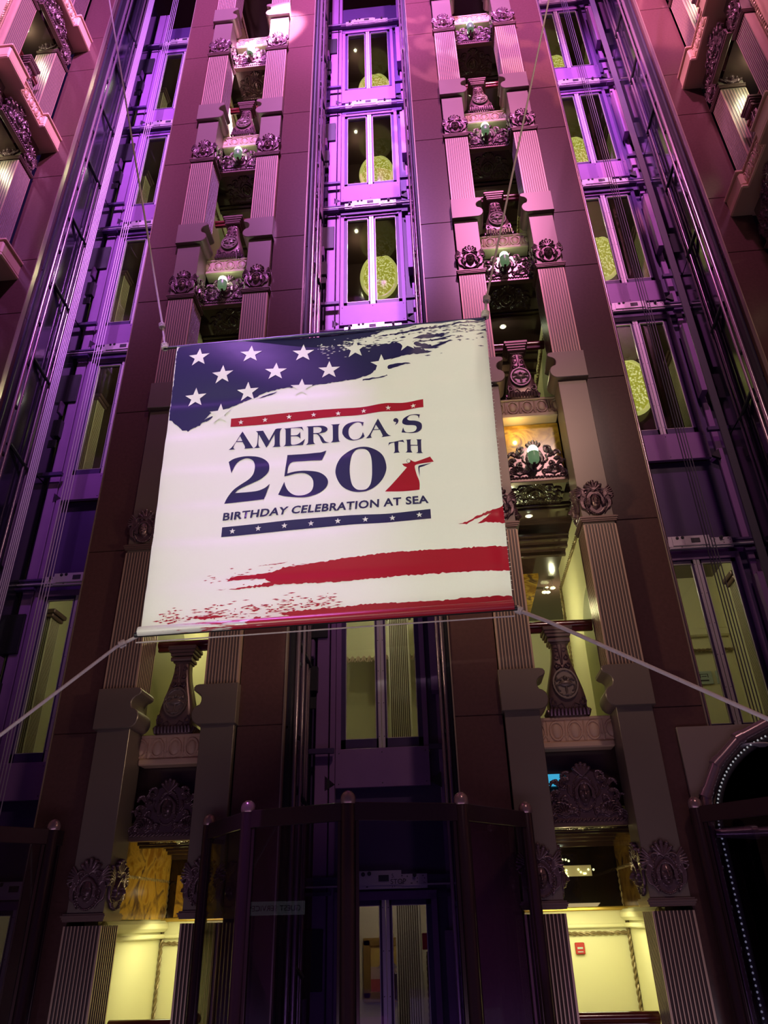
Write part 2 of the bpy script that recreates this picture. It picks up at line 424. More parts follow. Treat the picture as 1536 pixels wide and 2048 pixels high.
def mask_relief():
    R = Relief(-.19, .19, 0, .42, .0040)
    cz = .165
    R.plate(((R.X/.112)**2 + ((R.Z-cz)/.150)**2) < 1, .012)
    R.plate((np.abs(R.X) < .15-.5*np.abs(R.Z-.235)) & (R.Z > .12) & (R.Z < .33), .006)
    # draped lower side scrolls
    for k in range(4):
        o = .0145*k
        R.stroke([(.092+o, .225), (.122+o*.7, .165), (.112+o*.5, .095), (.075+o*.35, .035+.02*k)], .0095, .006, .018, .005)
    # feathered wings
    for k in range(6):
        a = -.15 + .30*k
        R.stroke([(.088, .205+.008*k), (.128-.004*k, .238+.011*k), (.135+.048*math.cos(a*.9), .225+.018*k+.030*math.sin(a))], .007, .0115, .024, .005)
    R.stroke(arc(.152, .215, .030, 1.9, -2.6, 9, .014), .011, .007, .022, .005)
    plume(R, 0, .285, .115, .021, .010, [0, .42, -.42, .82, -.82])
    R.stroke([(.03, .30), (.07, .31), (.10, .295), (.105, .27)], .013, .008, .024, .006)
    R.face(0, cz-.002, .090, .016)
    R.ring(0, cz, .100, .140, 40, .0088, .014, .012)
    return R.mesh('mask_relief', ORNA)
def crest_relief(thin=1.0):
    R = Relief(-.33, .33, 0, .50, .0046)
    ax = np.abs(R.X)
    edge = .035 + .40*np.clip(1-(ax/.33)**2.0, 0, 1)**.85
    R.plate(R.Z < edge, .010)
    cz = .235
    R.plate(((R.X/.098)**2 + ((R.Z-cz)/.150)**2) < 1, .016)
    plume(R, 0, .365, .115, .020, .012, [0, .36, -.36, .74, -.74])
    # nested C scrolls
    for cx_, cz_, r0, k0 in ((.162, .315, .052, 0), (.250, .215, .050, 0), (.118, .105, .040, 1)):
        for k in range(3):
            r = r0 - .0145*k
            R.stroke(arc(cx_, cz_, r, 2.5 if not k0 else -2.6, -1.9 if not k0 else 1.2, 11, r*.75), .0085, .0055, .024+.004*k, .010)
    # upward leaf sprays, each a bundle of curved ridges
    def spray(x, z, a0, da, n_, L, bend, w_=.0095):
        for k in range(n_):
            a = a0 + da*k
            l = L*(1-.07*abs(k-(n_-1)/2))
            R.stroke([(x, z), (x+l*.5*math.sin(a-bend*.3), z+l*.5*math.cos(a-bend*.3)), (x+l*.85*math.sin(a), z+l*.85*math.cos(a)), (x+l*math.sin(a+bend), z+l*math.cos(a+bend))], w_*.55, w_, .026, .009)
    spray(.115, .345, .05, .24, 4, .085, .5)
    spray(.215, .285, .15, .26, 4, .080, .5)
    spray(.285, .165, .10, .26, 3, .070, .5, .008)
    spray(.185, .045, -.95, .27, 9, .128, .35)
    spray(.075, .040, -.2, .33, 4, .075, .4, .008)
    spray(.255, .040, .55, .22, 5, .085, .3, .008)
    spray(.150, .165, .2, .3, 4, .060, .5, .008)
    R.stroke([(.108, .20), (.135, .245), (.128, .29)], .007, .011, .022, .010)
    for k in range(19):
        x = -.318 + .0345*k
        R.stroke([(x, .005), (x+.024, .024)], .0105, .007, .018, .010, False)
    R.face(0, cz-.005, .094, .020)
    R.ring(0, cz, .092, .143, 42, .0088, .014, .016)
    return R.mesh('crest_relief', ORNA)
def medallion_relief():
    R = Relief(-.125, .125, -.155, .155, .0036)
    d = (R.X/.118)**2 + (R.Z/.150)**2
    R.plate(d < 1, .010)
    R.up(np.where((d < 1) & (d > .72), .020, 0)); R.up(np.where((d < .70) & (d > .64), .015, 0))
    R.dome(0, .0, .062, .036, .026, .010)
    for k in range(5):
        R.stroke([(0, .0), (.02+.012*k, .03+.006*k), (.025+.013*k, .055-.006*k)], .006, .009, .018, .010)
    R.stroke([(.05, -.005), (.082, -.02), (.070, -.06), (.055, -.07)], .010, .005, .018, .010)
    R.stroke([(0, -.02), (0, -.07), (0, -.11)], .011, .008, .018, .010, False)
    R.stroke([(0, -.105), (.03, -.112), (.045, -.098)], .009, .005, .016, .010)
    R.dome(0, .055, .016, .02, .026, .01)
    return R.mesh('medallion_relief', BRONZE)
def band_relief(M, w=.66, h=.19, period=.165, name='band_relief'):
    R = Relief(-w/2, w/2, 0, h, .0045)
    R.plate(R.X < 9, .004)
    n = int(w/period)+2
    for k in range(-n, n+1):
        cx = k*period
        d = ((R.X-cx)/(period*.40))**2 + ((R.Z-h/2)/(h*.46))**2
        R.up(np.where((d < 1) & (d > .62), .017, 0))
        R.dome(cx, h/2, period*.25, h*.34, .020, .004)
        R.stroke([(cx+period/2, h*.95), (cx+period/2, h*.45), (cx+period/2, h*.06)], .006, .011, .015, .004, False)
        R.stroke([(cx+period/2-.018, h*.30), (cx+period/2, h*.06)], .006, .006, .011, .004, False)
        R.stroke([(cx+period/2+.018, h*.30), (cx+period/2, h*.06)], .006, .006, .011, .004, False)
    return R.mesh(name, M)

def flute_path(w, d, nf, ns, side):
    """plan section of a fluted pilaster: front at y=0 facing -y; the side 'side' (+1/-1, or 0) is fluted too"""
    def flutes(L, n, mar):
        pts = [(0, 0)]; p = (L-2*mar)/n; gw = p*.66; dep = gw*.62
        for k in range(n):
            s = mar + k*p + (p-gw)/2
            for q in range(7):
                a = PI*q/6
                pts.append((s+gw/2-gw/2*math.cos(a), dep*math.sin(a)))
        pts.append((L, 0)); return pts
    front = [(-w/2+a, b) for a, b in flutes(w, nf, .012)]
    rightp = [(w/2-b, a) for a, b in flutes(d, ns, .012)] if side > 0 else [(w/2, 0), (w/2, d)]
    leftp = [(-w/2+b, a) for a, b in flutes(d, ns, .012)][::-1] if side < 0 else [(-w/2, d), (-w/2, 0)]
    path = front + rightp[1:] + leftp[:-1]
    return path
def fluted(w, d, z0, z1, nf, ns, side):
    mb = MB(); P = flute_path(w, d, nf, ns, side)
    mb.loft([[(x, y, z) for x, y in P] for z in (z0, z1)], True, False)
    for k in range(len(P)):
        a, b = P[k], P[(k+1) % len(P)]
        mx_, my_ = (a[0]+b[0])/2, (a[1]+b[1])/2
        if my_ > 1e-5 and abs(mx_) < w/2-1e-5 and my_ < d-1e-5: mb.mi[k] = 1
    return mb

def scroll_block_mesh(side):
    o = .178
    pts = [(o,0),(o,.37),(-.19,.37),(-.222,.362),(-.237,.34),(-.234,.315),(-.215,.298),(-.185,.285),(-.163,.262),(-.154,.235),(-.157,.205),(-.168,.182),(-.195,.172),(-.220,.150),(-.235,.115),(-.236,.078),(-.224,.042),(-.200,.014),(-.168,0)]
    pts = [(-side*x, z) for x, z in pts]          # notch faces the opening (side=+1 means opening on +x)
    mb = MB().prism(pts, -.045, .27, .007)
    return mb.mesh('scroll_block', BRONZE, 30)

def ledge_mb(w, d, z, side):
    mb = MB()
    for k, (e, a, b) in enumerate(((.012, -.045, -.03), (.020, -.03, -.012), (.028, -.012, .0), (.016, .0, .012))):
        mb.box(-w/2-e, w/2+e, -e, d, z+a, z+b)
    return mb

def pilaster(loc, rz, label, shaft_h, panel_h, side, block=True, group=None):
    """one storey of an order: scroll block, fluted shaft, ledge, plain panel with a mask"""
    w, d = .32, .34
    t = thing('fluted_pilaster', label, 'pilaster', loc, rz, group)
    z0 = .37 if block else 0.0
    if block:
        obj('scroll_block', cached(('blk', side), lambda: scroll_block_mesh(side)), t)
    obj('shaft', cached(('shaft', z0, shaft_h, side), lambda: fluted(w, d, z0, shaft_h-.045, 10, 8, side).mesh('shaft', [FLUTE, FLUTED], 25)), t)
    obj('ledge', cached(('ledge', shaft_h), lambda: ledge_mb(w, d, shaft_h+.03, side).mesh('ledge', LEDGE, 30)), t)
    obj('panel', cached(('panel', shaft_h, panel_h), lambda: MB().rbox(-w/2+.005, w/2-.005, .008, d, shaft_h+.03, shaft_h+panel_h, .004).mesh('panel', BRONZE, 30)), t)
    obj('mask_ornament', cached('mask', mask_relief), t, (0, .006, shaft_h+.045))
    if side:
        obj('side_mask_ornament', cached('mask', mask_relief), t, (side*(w/2-.002), .19, shaft_h+.045), (0, 0, side*PI/2))
    return t

def baluster_mesh():
    mb = MB()
    prof = [(0,.17,.11),(.03,.175,.115),(.06,.17,.11),(.10,.178,.118),(.18,.178,.118),(.26,.165,.11),(.36,.140,.095),(.46,.112,.085),(.54,.092,.075),(.62,.080,.07),(.70,.076,.068)]
    rings = []
    for z, hw, hd in prof:
        r = []
        for k in range(28):
            a = 2*PI*k/28
            c, s = math.cos(a), math.sin(a)
            r.append((hw*math.copysign(abs(c)**.45, c), hd*math.copysign(abs(s)**.45, s), z))
        rings.append(r)
    mb.loft(rings)
    return mb
def baluster_trim():
    mb = MB()
    f = lambda z: -(.118 if z < .2 else .118-.05*min(1, (z-.2)/.45)) - .003
    def st(pts, r):
        for s in (1, -1):
            mb.tube([(s*x, f(z), z) for x, z in pts], r, 6)
    sp = lambda cx, cz, r0, n=9, a0=0.0, d=1: [(cx+(r0*(1-.075*k))*math.cos(a0+d*k*.75), cz+(r0*(1-.075*k))*math.sin(a0+d*k*.75)) for k in range(n)]
    st(sp(.038, .64, .026), .005); st(sp(.040, .565, .028, 9, 1.5, -1), .005); st(sp(.05, .49, .034, 9, PI, 1), .006)
    st([(.005, .46), (.03, .50), (.06, .455), (.02, .42)], .006); st([(.02, .70), (.012, .6), (.004, .5)], .006)
    st(sp(.13, .13, .04, 9, PI/2, -1), .007); st([(.02, .07), (.06, .12), (.10, .10), (.06, .05)], .006); st([(.15, .06), (.16, .12), (.155, .18)], .007)
    return mb
def baluster(loc, rz, label):
    t = thing('carved_baluster', label, 'baluster', loc, rz, 'carved balcony balusters')
    obj('vase_body', cached('balb', lambda: baluster_mesh().mesh('vase_body', LEDGE, 40)), t)
    obj('scroll_pattern', cached('balt', lambda: baluster_trim().mesh('scroll_pattern', ORNA, 60)), t)
    obj('medallion', cached('med', medallion_relief), t, (0, -.112, .30), (-.10, 0, 0))
    def ruff():
        mb = MB()
        for k in range(11):
            x = -.165 + .033*k
            mb.tube([(x, -.116, .012), (x, -.125, .04), (x*.97, -.135, .066), (x*.97, -.128, .078)], [.014, .016, .014, .005], 6)
        for s in (1, -1):
            for k in range(5):
                y = -.09 + .045*k
                mb.tube([(s*.172, y, .012), (s*.182, y, .04), (s*.192, y, .066), (s*.186, y, .078)], [.014, .016, .014, .005], 6)
        return mb.mesh('leaf_ruff', ORNA, 50)
    obj('leaf_ruff', cached('ruff', ruff), t)
    def cap():
        mb = MB()
        for hw, hd, a, b in ((.085,.078,.70,.72),(.10,.09,.72,.755),(.088,.08,.755,.77),(.115,.10,.77,.80),(.13,.112,.80,.83),(.142,.12,.83,.87)):
            mb.rbox(-hw, hw, -hd, hd, a, b, .006)
        mb.tube([(-.105, -.085, .738), (.105, -.085, .738)], .022, 10)
        return mb.mesh('cap', LEDGE, 30)
    obj('cap', cached('bcap', cap), t)
    return t

def rope_trim(path, r=.018, n=6):
    """twisted rope moulding along a polyline"""
    mb = MB()
    for a, b in zip(path[:-1], path[1:]):
        a, b = Vector(a), Vector(b); L = (b-a).length; N = max(2, int(L/.014))
        t = (b-a).normalized(); u = t.orthogonal().normalized(); v = t.cross(u)
        for ph in (0, PI):
            mb.tube([a + t*(L*k/N) + (u*math.cos(ph+k*.75)+v*math.sin(ph+k*.75))*r*.55 for k in range(N+1)], r*.6, 5)
    return mb

# ------------------------------------------------------------------ storey heights
FL = dict(A=-0.20, B=3.19, C=6.84, D=9.60, E=12.34, F=15.10, G=17.85)
LG = dict(A=1.67, B=5.04, C=8.63, D=11.38, E=14.13, F=16.89)
NEXT = dict(A='B', B='C', C='D', D='E', E='F', F='G')
LEVEL = dict(A='at the lobby level', B='one storey up', C='two storeys up', D='three storeys up', E='four storeys up', F='five storeys up')
TOPZ = 18.6
YG, YP = 6.60, 6.54          # granite plane, pilaster front plane

# ------------------------------------------------------------------ shell
struct('floor', MB().box(-7, 7, -8, 6.6, -.35, -.2), FLOORM)
struct('ceiling', MB().box(-7, 7, -8, 12.2, 20.0, 20.2), DARKW)
JO = [1.583, 3.46, 5.28, 7.06, 8.06, 9.845, 10.82, 12.62, 13.59, 15.36, 16.35]
JO = [z + 1.6 for z in JO]
def pier(name, x0, x1, y1=7.0):
    mb = MB(); zs = [-.2] + JO + [TOPZ]
    for a, b in zip(zs[:-1], zs[1:]):
        mb.rbox(x0, x1, YG, y1, a+.004, b-.004, .003)
    mb.box(x0+.004, x1-.004, YG+.012, y1-.004, -.2, TOPZ)
    return struct(name, mb, GRANITE)
for s, nm in ((-1, 'left'), (1, 'right')):
    def X(a, b): return (a, b) if s > 0 else (-b, -a)
    pier('wall_inner_'+nm, *X(.78, 1.20))
    pier('wall_outer_'+nm, *X(2.505, 2.935))
    pier('wall_flank_'+nm, *X(4.50, 4.96))
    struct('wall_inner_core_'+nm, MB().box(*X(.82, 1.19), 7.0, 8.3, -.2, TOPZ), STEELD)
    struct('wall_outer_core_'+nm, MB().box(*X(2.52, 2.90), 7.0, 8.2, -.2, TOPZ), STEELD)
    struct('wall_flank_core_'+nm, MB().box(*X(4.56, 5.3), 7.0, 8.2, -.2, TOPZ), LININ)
# bright metal edge trims along the lift openings
k = 0
for x in (-4.5, -2.935, -.78, .78, 2.935, 4.5):
    k += 1
    inward = 1 if x in (-4.5, -.78, 2.935) else -1
    struct('trim_%d' % k, MB().box(min(x, x+inward*.012), max(x, x+inward*.012), 6.592, 6.66, -.2, TOPZ), EDGE)
# back of the building
struct('wall_back', MB().box(-6, 6, 11.6, 11.8, -.2, TOPZ), WALLC)

# storey slabs (floor of one storey, lacquered ceiling of the storey below)
def slab(name, zf, thick, x0, x1, y0, y1):
    mb = MB(); mb.box(x0, x1, y0, y1, zf-thick, zf-.02, 0); mb.box(x0, x1, y0, y1, zf-.02, zf, 1)
    return struct(name, mb, [DARKW, CARPET])
n = 0
for L, th in (('A', .15), ('B', .75), ('C', .95), ('D', .62), ('E', .62), ('F', .62), ('G', .62)):
    for x0, x1, y0 in ((-5.3, -2.50, 8.14), (-2.50, -1.20, 7.0), (-1.2, 1.2, 8.14), (1.2, 2.50, 7.0), (2.50, 5.3, 8.14)):
        n += 1
        slab('floor_slab_%d' % n, FL[L], th, x0, x1, y0, 11.6)
# ------------------------------------------------------------------ balcony bays of the front wall
DAMBER = marble('dark_amber_marble', (0.06, 0.03, 0.012), (0.16, 0.09, 0.02), (0.03, 0.016, 0.012), 3.0)
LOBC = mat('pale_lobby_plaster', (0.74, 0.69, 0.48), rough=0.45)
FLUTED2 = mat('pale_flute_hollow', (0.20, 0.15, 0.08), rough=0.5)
COLX = [(-2.34, 1, 'far left column of the wall'), (-1.37, -1, 'column left of the middle lift shaft'),
        (1.37, 1, 'column right of the middle lift shaft'), (2.34, -1, 'column nearest the right lift shaft')]
BTH = dict(B=.87, C=1.06, D=.80, E=.80, F=.80, G=.80)
for x, side, cname in COLX:
    for L in 'ABCDEF':
        sh = LG[L]-FL[L]; ph = FL[NEXT[L]]-FL[L]
        pilaster((x, YP, FL[L]), 0, 'fluted bronze mask pilaster, %s, %s' % (cname, LEVEL[L]), sh, ph, side, True, 'fluted pilasters of the front wall')

def parapet(loc, rz, label, M, low=False):
    t = thing('balcony_parapet', label, 'balcony front', loc, rz, 'egg frieze balcony fronts')
    obj('egg_frieze', cached(('band', M.name), lambda: band_relief(M)), t, (0, 0, -.215))
    mb = MB(); mb.rbox(-.33, .33, -.02, .14, -.025, .0, .005); mb.rbox(-.33, .33, .0, .14, -.215, -.02, .002)
    obj('top_lip', cached(('blip', M.name), lambda: mb.mesh('top_lip', M, 30)), t)
    mb2 = MB(); mb2.rbox(-.33, .33, -.03, .14, -.275, -.215, .012)
    obj('lower_moulding', cached(('blow', M.name), lambda: mb2.mesh('lower_moulding', M, 30)), t)
    return t

def uplight(loc, rz, label, power=2.5):
    t = thing('cup_uplight', label, 'lamp', loc, rz, 'cup shaped uplights on the crests')
    def cup():
        mb = MB(); mb.lathe([(.045,0),(.058,.02),(.060,.06),(.062,.115),(.054,.115),(.052,.10)], 18)
        return mb.mesh('cup', BUCKET, 40)
    obj('cup', cached('cup', cup), t)
    obj('lit_top', cached('ctop', lambda: MB().sphere((0, 0, .145), .058, 18, sz=1.15).mesh('lit_top', BULBG, 60)), t)
    obj('bracket', cached('cbr', lambda: MB().box(-.015,.015,.0,.15,-.01,.012).mesh('bracket', ORNA)), t)
    l = lamp('uplight_glow', 'POINT', (0, 0, .29), power, (0.72, 1.0, 0.55), shadow_soft_size=.025)
    l.parent = t
    return t

def downlight(loc, label, r=.035, power=None, group='ceiling downlights'):
    t = thing('ceiling_downlight', label, 'lamp', loc, 0, group)
    obj('trim_ring', cached(('dring', r), lambda: MB().lathe([(r*1.5, -.006), (r*1.5, 0), (r, 0), (r, -.008)], 16).mesh('trim_ring', ALU, 40)), t)
    obj('bulb', cached(('dbulb', r), lambda: MB().lathe([(r, -.004), (r*.7, -.012), (r*.1, -.014)], 14).mesh('bulb', BULB, 40)), t)
    if power:
        l = lamp('downlight_glow', 'POINT', (0, 0, -.10), power, (0.95, 1.0, 0.62), shadow_soft_size=.025)
        l.parent = t
    return t

def crest(loc, rz, label):
    t = thing('carved_crest', label, 'carving', loc, rz, 'carved mask crests')
    obj('relief', cached('crest', crest_relief), t)
    obj('base_rail', cached('crail', lambda: MB().rbox(-.33, .33, -.012, .06, -.035, .004, .006).mesh('base_rail', LEDGE, 30)), t)
    return t

def handrail(loc, rz, label, half=.34):
    mb = MB()
    mb.tube([(-half, 0, 0), (half, 0, 0)], .042, 14)
    mb.rbox(-half, half, -.02, .02, -.075, -.03, .006)
    o = mb.build('mahogany_handrail', WOOD, None, 40, loc, (0, 0, rz))
    return tag(o, label, 'handrail', 'mahogany balcony handrails')

for s, bay in ((-1, 'left'), (1, 'right')):
    bx = 1.855*s
    for L in 'BCDEF':
        where = 'of the %s balcony bay, %s' % (bay, LEVEL[L])
        z = FL[L]
        parapet((bx, 6.85, z), 0, 'balcony front with a frieze of ovals ' + where, CREAM if L != 'B' else PEACH)
        if L != 'F':
            baluster((bx-.03, 6.93, z), 0, 'carved vase baluster with an oval medallion ' + where)
            handrail((bx, 6.99, z+.94), 0, 'dark red mahogany handrail ' + where)
        cz = z - dict(B=.885, C=1.08, D=.81, E=.81, F=.81)[L]
        crest((bx, 6.86, cz), 0, 'carved crest with a beaded oval mask ' + where)
        if L != 'B':
            uplight((bx-.03, 6.72, cz+.13), 0, 'lit green cup lamp before the crest ' + where, 1.2)
            downlight((bx-.02, 7.72, z-BTH[L]-.005), 'ceiling downlight behind the crest ' + where, .03, 1.2)
        # soffit with the crest pattern in low relief, then lacquered mouldings
        t = thing('relief_soffit', 'dark lacquered relief soffit ' + where, 'soffit', (bx, 6.93, z-BTH[L]), 0, 'lacquered soffits')
        mb = MB(); mb.box(-.33, .33, -.02, .52, -.004, .03)
        obj('panel', cached('sfp', lambda: mb.mesh('panel', DARKW)), t)
        o = obj('low_relief', cached('sfr', lambda: crest_relief().copy()), t, (0, .50, -.004), (PI/2, 0, 0))
        o.data.materials[0] = DARKW
        o.scale = (1, .5, 1)
        def mould(rows):
            mb = MB()
            for y0, y1, a, b in rows:
                mb.rbox(-.52, .62, y0, y1, a, b, .008)
            return mb.mesh('moulding', DARKW, 40)
        for q, rows in enumerate((((.52,.57,-.03,.02),(.57,.64,-.05,.02),(.64,.66,-.02,.02)), ((1.30,1.36,-.02,.02),(1.36,1.50,-.05,.02),(1.50,1.56,-.09,.02),(1.56,1.70,-.06,.02),(1.70,1.76,-.11,.02)))):
            obj('moulding', cached(('sfm', q), lambda: mould(rows)), t)
    # corridor walls behind the bay
    for L in 'ABCDEF':
        z0, z1 = FL[L], FL[NEXT[L]]-BTH[NEXT[L]]
        d = 8.45 if L == 'A' else 9.3
        X = lambda a, b: (a, b) if s > 0 else (-b, -a)
        if L == 'A':
            struct('wall_corridor_%s_marble' % bay, MB().box(*X(2.34, 2.37), 6.9, 8.44, 1.67, z1), AMBER if s < 0 else DAMBER)
        struct('wall_corridor_%s_%s' % (bay, L.lower()), MB().box(*X(2.37, 2.49), 6.9, d, z0, z1)
               , WALLC)
        struct('wall_corridor_inner_%s_%s' % (bay, L.lower()), MB().box(*X(1.20, 1.24), 6.9, 8.3, z0, z1), WALLC)
        rt = rope_trim([(s*2.35, d-.02, z0), (s*2.35, d-.02, z1-.30), (s*2.35, 6.95, z1-.30)])
        tag(rt.build('rope_moulding', ROPEG, None, 60), 'gilt rope moulding in the %s bay corridor, %s' % (bay, LEVEL[L]), 'moulding', 'gilt rope mouldings')
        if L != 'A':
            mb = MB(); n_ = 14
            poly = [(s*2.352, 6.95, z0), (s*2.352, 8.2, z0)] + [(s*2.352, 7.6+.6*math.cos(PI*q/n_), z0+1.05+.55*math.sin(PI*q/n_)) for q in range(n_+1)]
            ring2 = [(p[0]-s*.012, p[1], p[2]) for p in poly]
            mb.loft([poly, ring2], True, True)  # arched shade around the light scallop, modelled as a coloured sheet
            tag(mb.build('arched_wall_shade', SHADE), 'olive arched shade patch on the corridor wall of the %s bay, %s' % (bay, LEVEL[L]), 'panel', 'olive arched shade patches')

t = thing('amber_marble_panel', 'glowing amber marble panel behind the carved crest of the right bay, two storeys up', 'panel', (1.855, 6.955, 5.80), 0)
MB().box(-.33, .33, 0, .02, 0, .75).build('marble_sheet', AMBER, t)
lamp('amber_panel_light', 'POINT', (1.70, 6.80, 6.42), 3.0, (1.0, .72, .25), shadow_soft_size=.02)
t = thing('blue_glow_patch', 'blue glow patch glimpsed behind the crest of the right bay, one storey up', 'panel', (1.62, 6.96, 2.62), 0)
MB().box(-.06, .06, 0, .02, 0, .10).build('glow_sheet', mat('blue_glow', (.05, .2, .3), emit=(.05, .45, .75), emit_s=.8), t)  # blue glow put into a small emissive sheet
# lobby level: back wall of each alcove, mirror band, cornice, frieze
for s, bay in ((-1, 'left'), (1, 'right')):
    X = lambda a, b: (a, b) if s > 0 else (-b, -a)
    struct('wall_alcove_' + bay, MB().box(*X(1.20, 2.40), 8.45, 8.55, -.2, 1.66), WALLC)
    struct('trim_alcove_' + bay, MB().rbox(*X(1.20, 2.36), 8.40, 8.46, 1.50, 1.54, .01).rbox(*X(2.31, 2.37), 6.9, 8.45, 1.50, 1.54, .01).rbox(*X(2.29, 2.37), 6.9, 8.45, 1.56, 1.66, .03), WALLC)
    rt = rope_trim([(s*1.22, 8.43, 1.455), (s*2.34, 8.43, 1.455)])
    tag(rt.build('rope_moulding', ROPEG, None, 60), 'gilt rope moulding along the alcove frieze of the %s bay at the lobby level' % bay, 'moulding', 'gilt rope mouldings')
    t = thing('mirrored_band', 'smoked mirror band with a brass sill above the cream alcove of the %s bay' % bay, 'mirror', (s*1.80, 8.42, 1.66), 0)
    MB().box(-.6, .6, .03, .05, .02, .66).build('mirror', MIRROR, t)
    MB().rbox(-.6, .6, -.03, .05, -.01, .025, .008).build('sill', GILT, t, 30)
    if s > 0:
        MB().box(-.55, .28, .02, .03, .30, .40).build('lit_strip', CRYST if False else WALLC, t)
    else:
        MB().box(-.45, .18, .0, .03, .03, .42).build('amber_panel', AMBER, t)
    # emissive beads stand in for lamps reflected in the mirror band
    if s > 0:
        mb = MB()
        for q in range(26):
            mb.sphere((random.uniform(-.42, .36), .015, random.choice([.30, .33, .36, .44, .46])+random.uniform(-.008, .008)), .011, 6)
        mb.build('blossoms_and_glints', CRYST, t)
    handrail((s*1.855, 6.99, .91), 0, 'red mahogany handrail across the alcove of the %s bay at the lobby level' % bay)
    downlight((s*1.9, 7.6, FL['B']-BTH['B']-.005), 'ceiling downlight over the lobby alcove of the %s bay' % bay, .03, None)
    lamp('alcove_light_' + bay, 'AREA', (s*1.8, 7.75, 1.63), 11, (1.0, 0.97, 0.52), (s*1.86, 8.2, 0), size=.7)
    lamp('alcove_top_light_' + bay, 'POINT', (s*1.8, 7.9, 1.95), 2.5, (1.0, 0.8, 0.4), shadow_soft_size=.025)
t = thing('fire_call_point', 'small red fire call point on the cream alcove wall behind the right bay', 'alarm', (1.86, 8.45, 1.28), 0)
MB().rbox(-.045, .045, -.035, 0, 0, .10, .006).build('housing', REDBOX, t)
MB().box(-.026, .026, -.038, -.034, .045, .062).build('push_plate', PLATE, t)
MB().box(-.026, .026, -.038, -.034, .018, .026).build('label_strip', PLATE, t)
for s, bay in ((-1, 'left'), (1, 'right')):
    for L, pw in (('B', 15), ('C', 3.0), ('D', 2.5), ('E', 2.5)):
        lamp('bay_light_%s_%s' % (bay, L.lower()), 'POINT', (s*1.75, 8.6, FL[L]+1.7), pw, (1.0, 0.95, 0.48), shadow_soft_size=.025)

# blossom chandelier seen through the right bay one storey up
def chandelier(loc, label):
    t = thing('blossom_chandelier', label, 'chandelier', loc, 0)
    n_ = 28
    ring = [(.30*math.cos(2*PI*q/n_), .30*math.sin(2*PI*q/n_), 0) for q in range(n_+1)]
    MB().tube(ring, .035, 8, caps=False).build('ring', OVALR, t, 60)
    MB().lathe([(.31, .03), (.31, .06), (.05, .07)], 24).build('canopy', GILT, t, 40)
    mb = MB(); mb2 = MB()
    for q in range(22):
        a = random.uniform(0, 2*PI); r = random.uniform(.03, .26); dz = random.uniform(.16, .44)
        x, y = r*math.cos(a), r*math.sin(a)
        mb2.tube([(x, y, 0), (x, y, -dz)], .003, 5)
        for w_ in range(5):
            b = 2*PI*w_/5
            mb.sphere((x+.022*math.cos(b), y+.022*math.sin(b), -dz), .019, 6, sz=.8)
        mb.sphere((x, y, -dz-.012), .014, 6)
    mb2.build('hanging_stems', ALU, t); mb.build('blossoms_and_glints', CRYST, t, 60)
    l = lamp('chandelier_glow', 'POINT', (0, 0, -.6), 12, (1.0, 0.97, 0.55), shadow_soft_size=.025); l.parent = t
chandelier((2.42, 10.15, 6.22), 'glowing glass blossom chandelier in the right bay above the mahogany handrail')
struct('ceiling_panel_right', MB().box(1.3, 2.1, 9.4, 11.2, 5.70, 5.77), AMBER)

def text_mesh(body, h, M):
    c = bpy.data.curves.new('text_outline', 'FONT'); c.body = body; c.size = h*1.4; c.extrude = .0008
    o = bpy.data.objects.new('text_outline', c); COL.objects.link(o)
    dg = bpy.context.evaluated_depsgraph_get(); dg.update()
    me = bpy.data.meshes.new_from_object(o.evaluated_get(dg)); bpy.data.objects.remove(o)
    me.transform(Matrix.Rotation(PI/2, 4, 'X')); me.materials.clear(); me.materials.append(M)
    return me
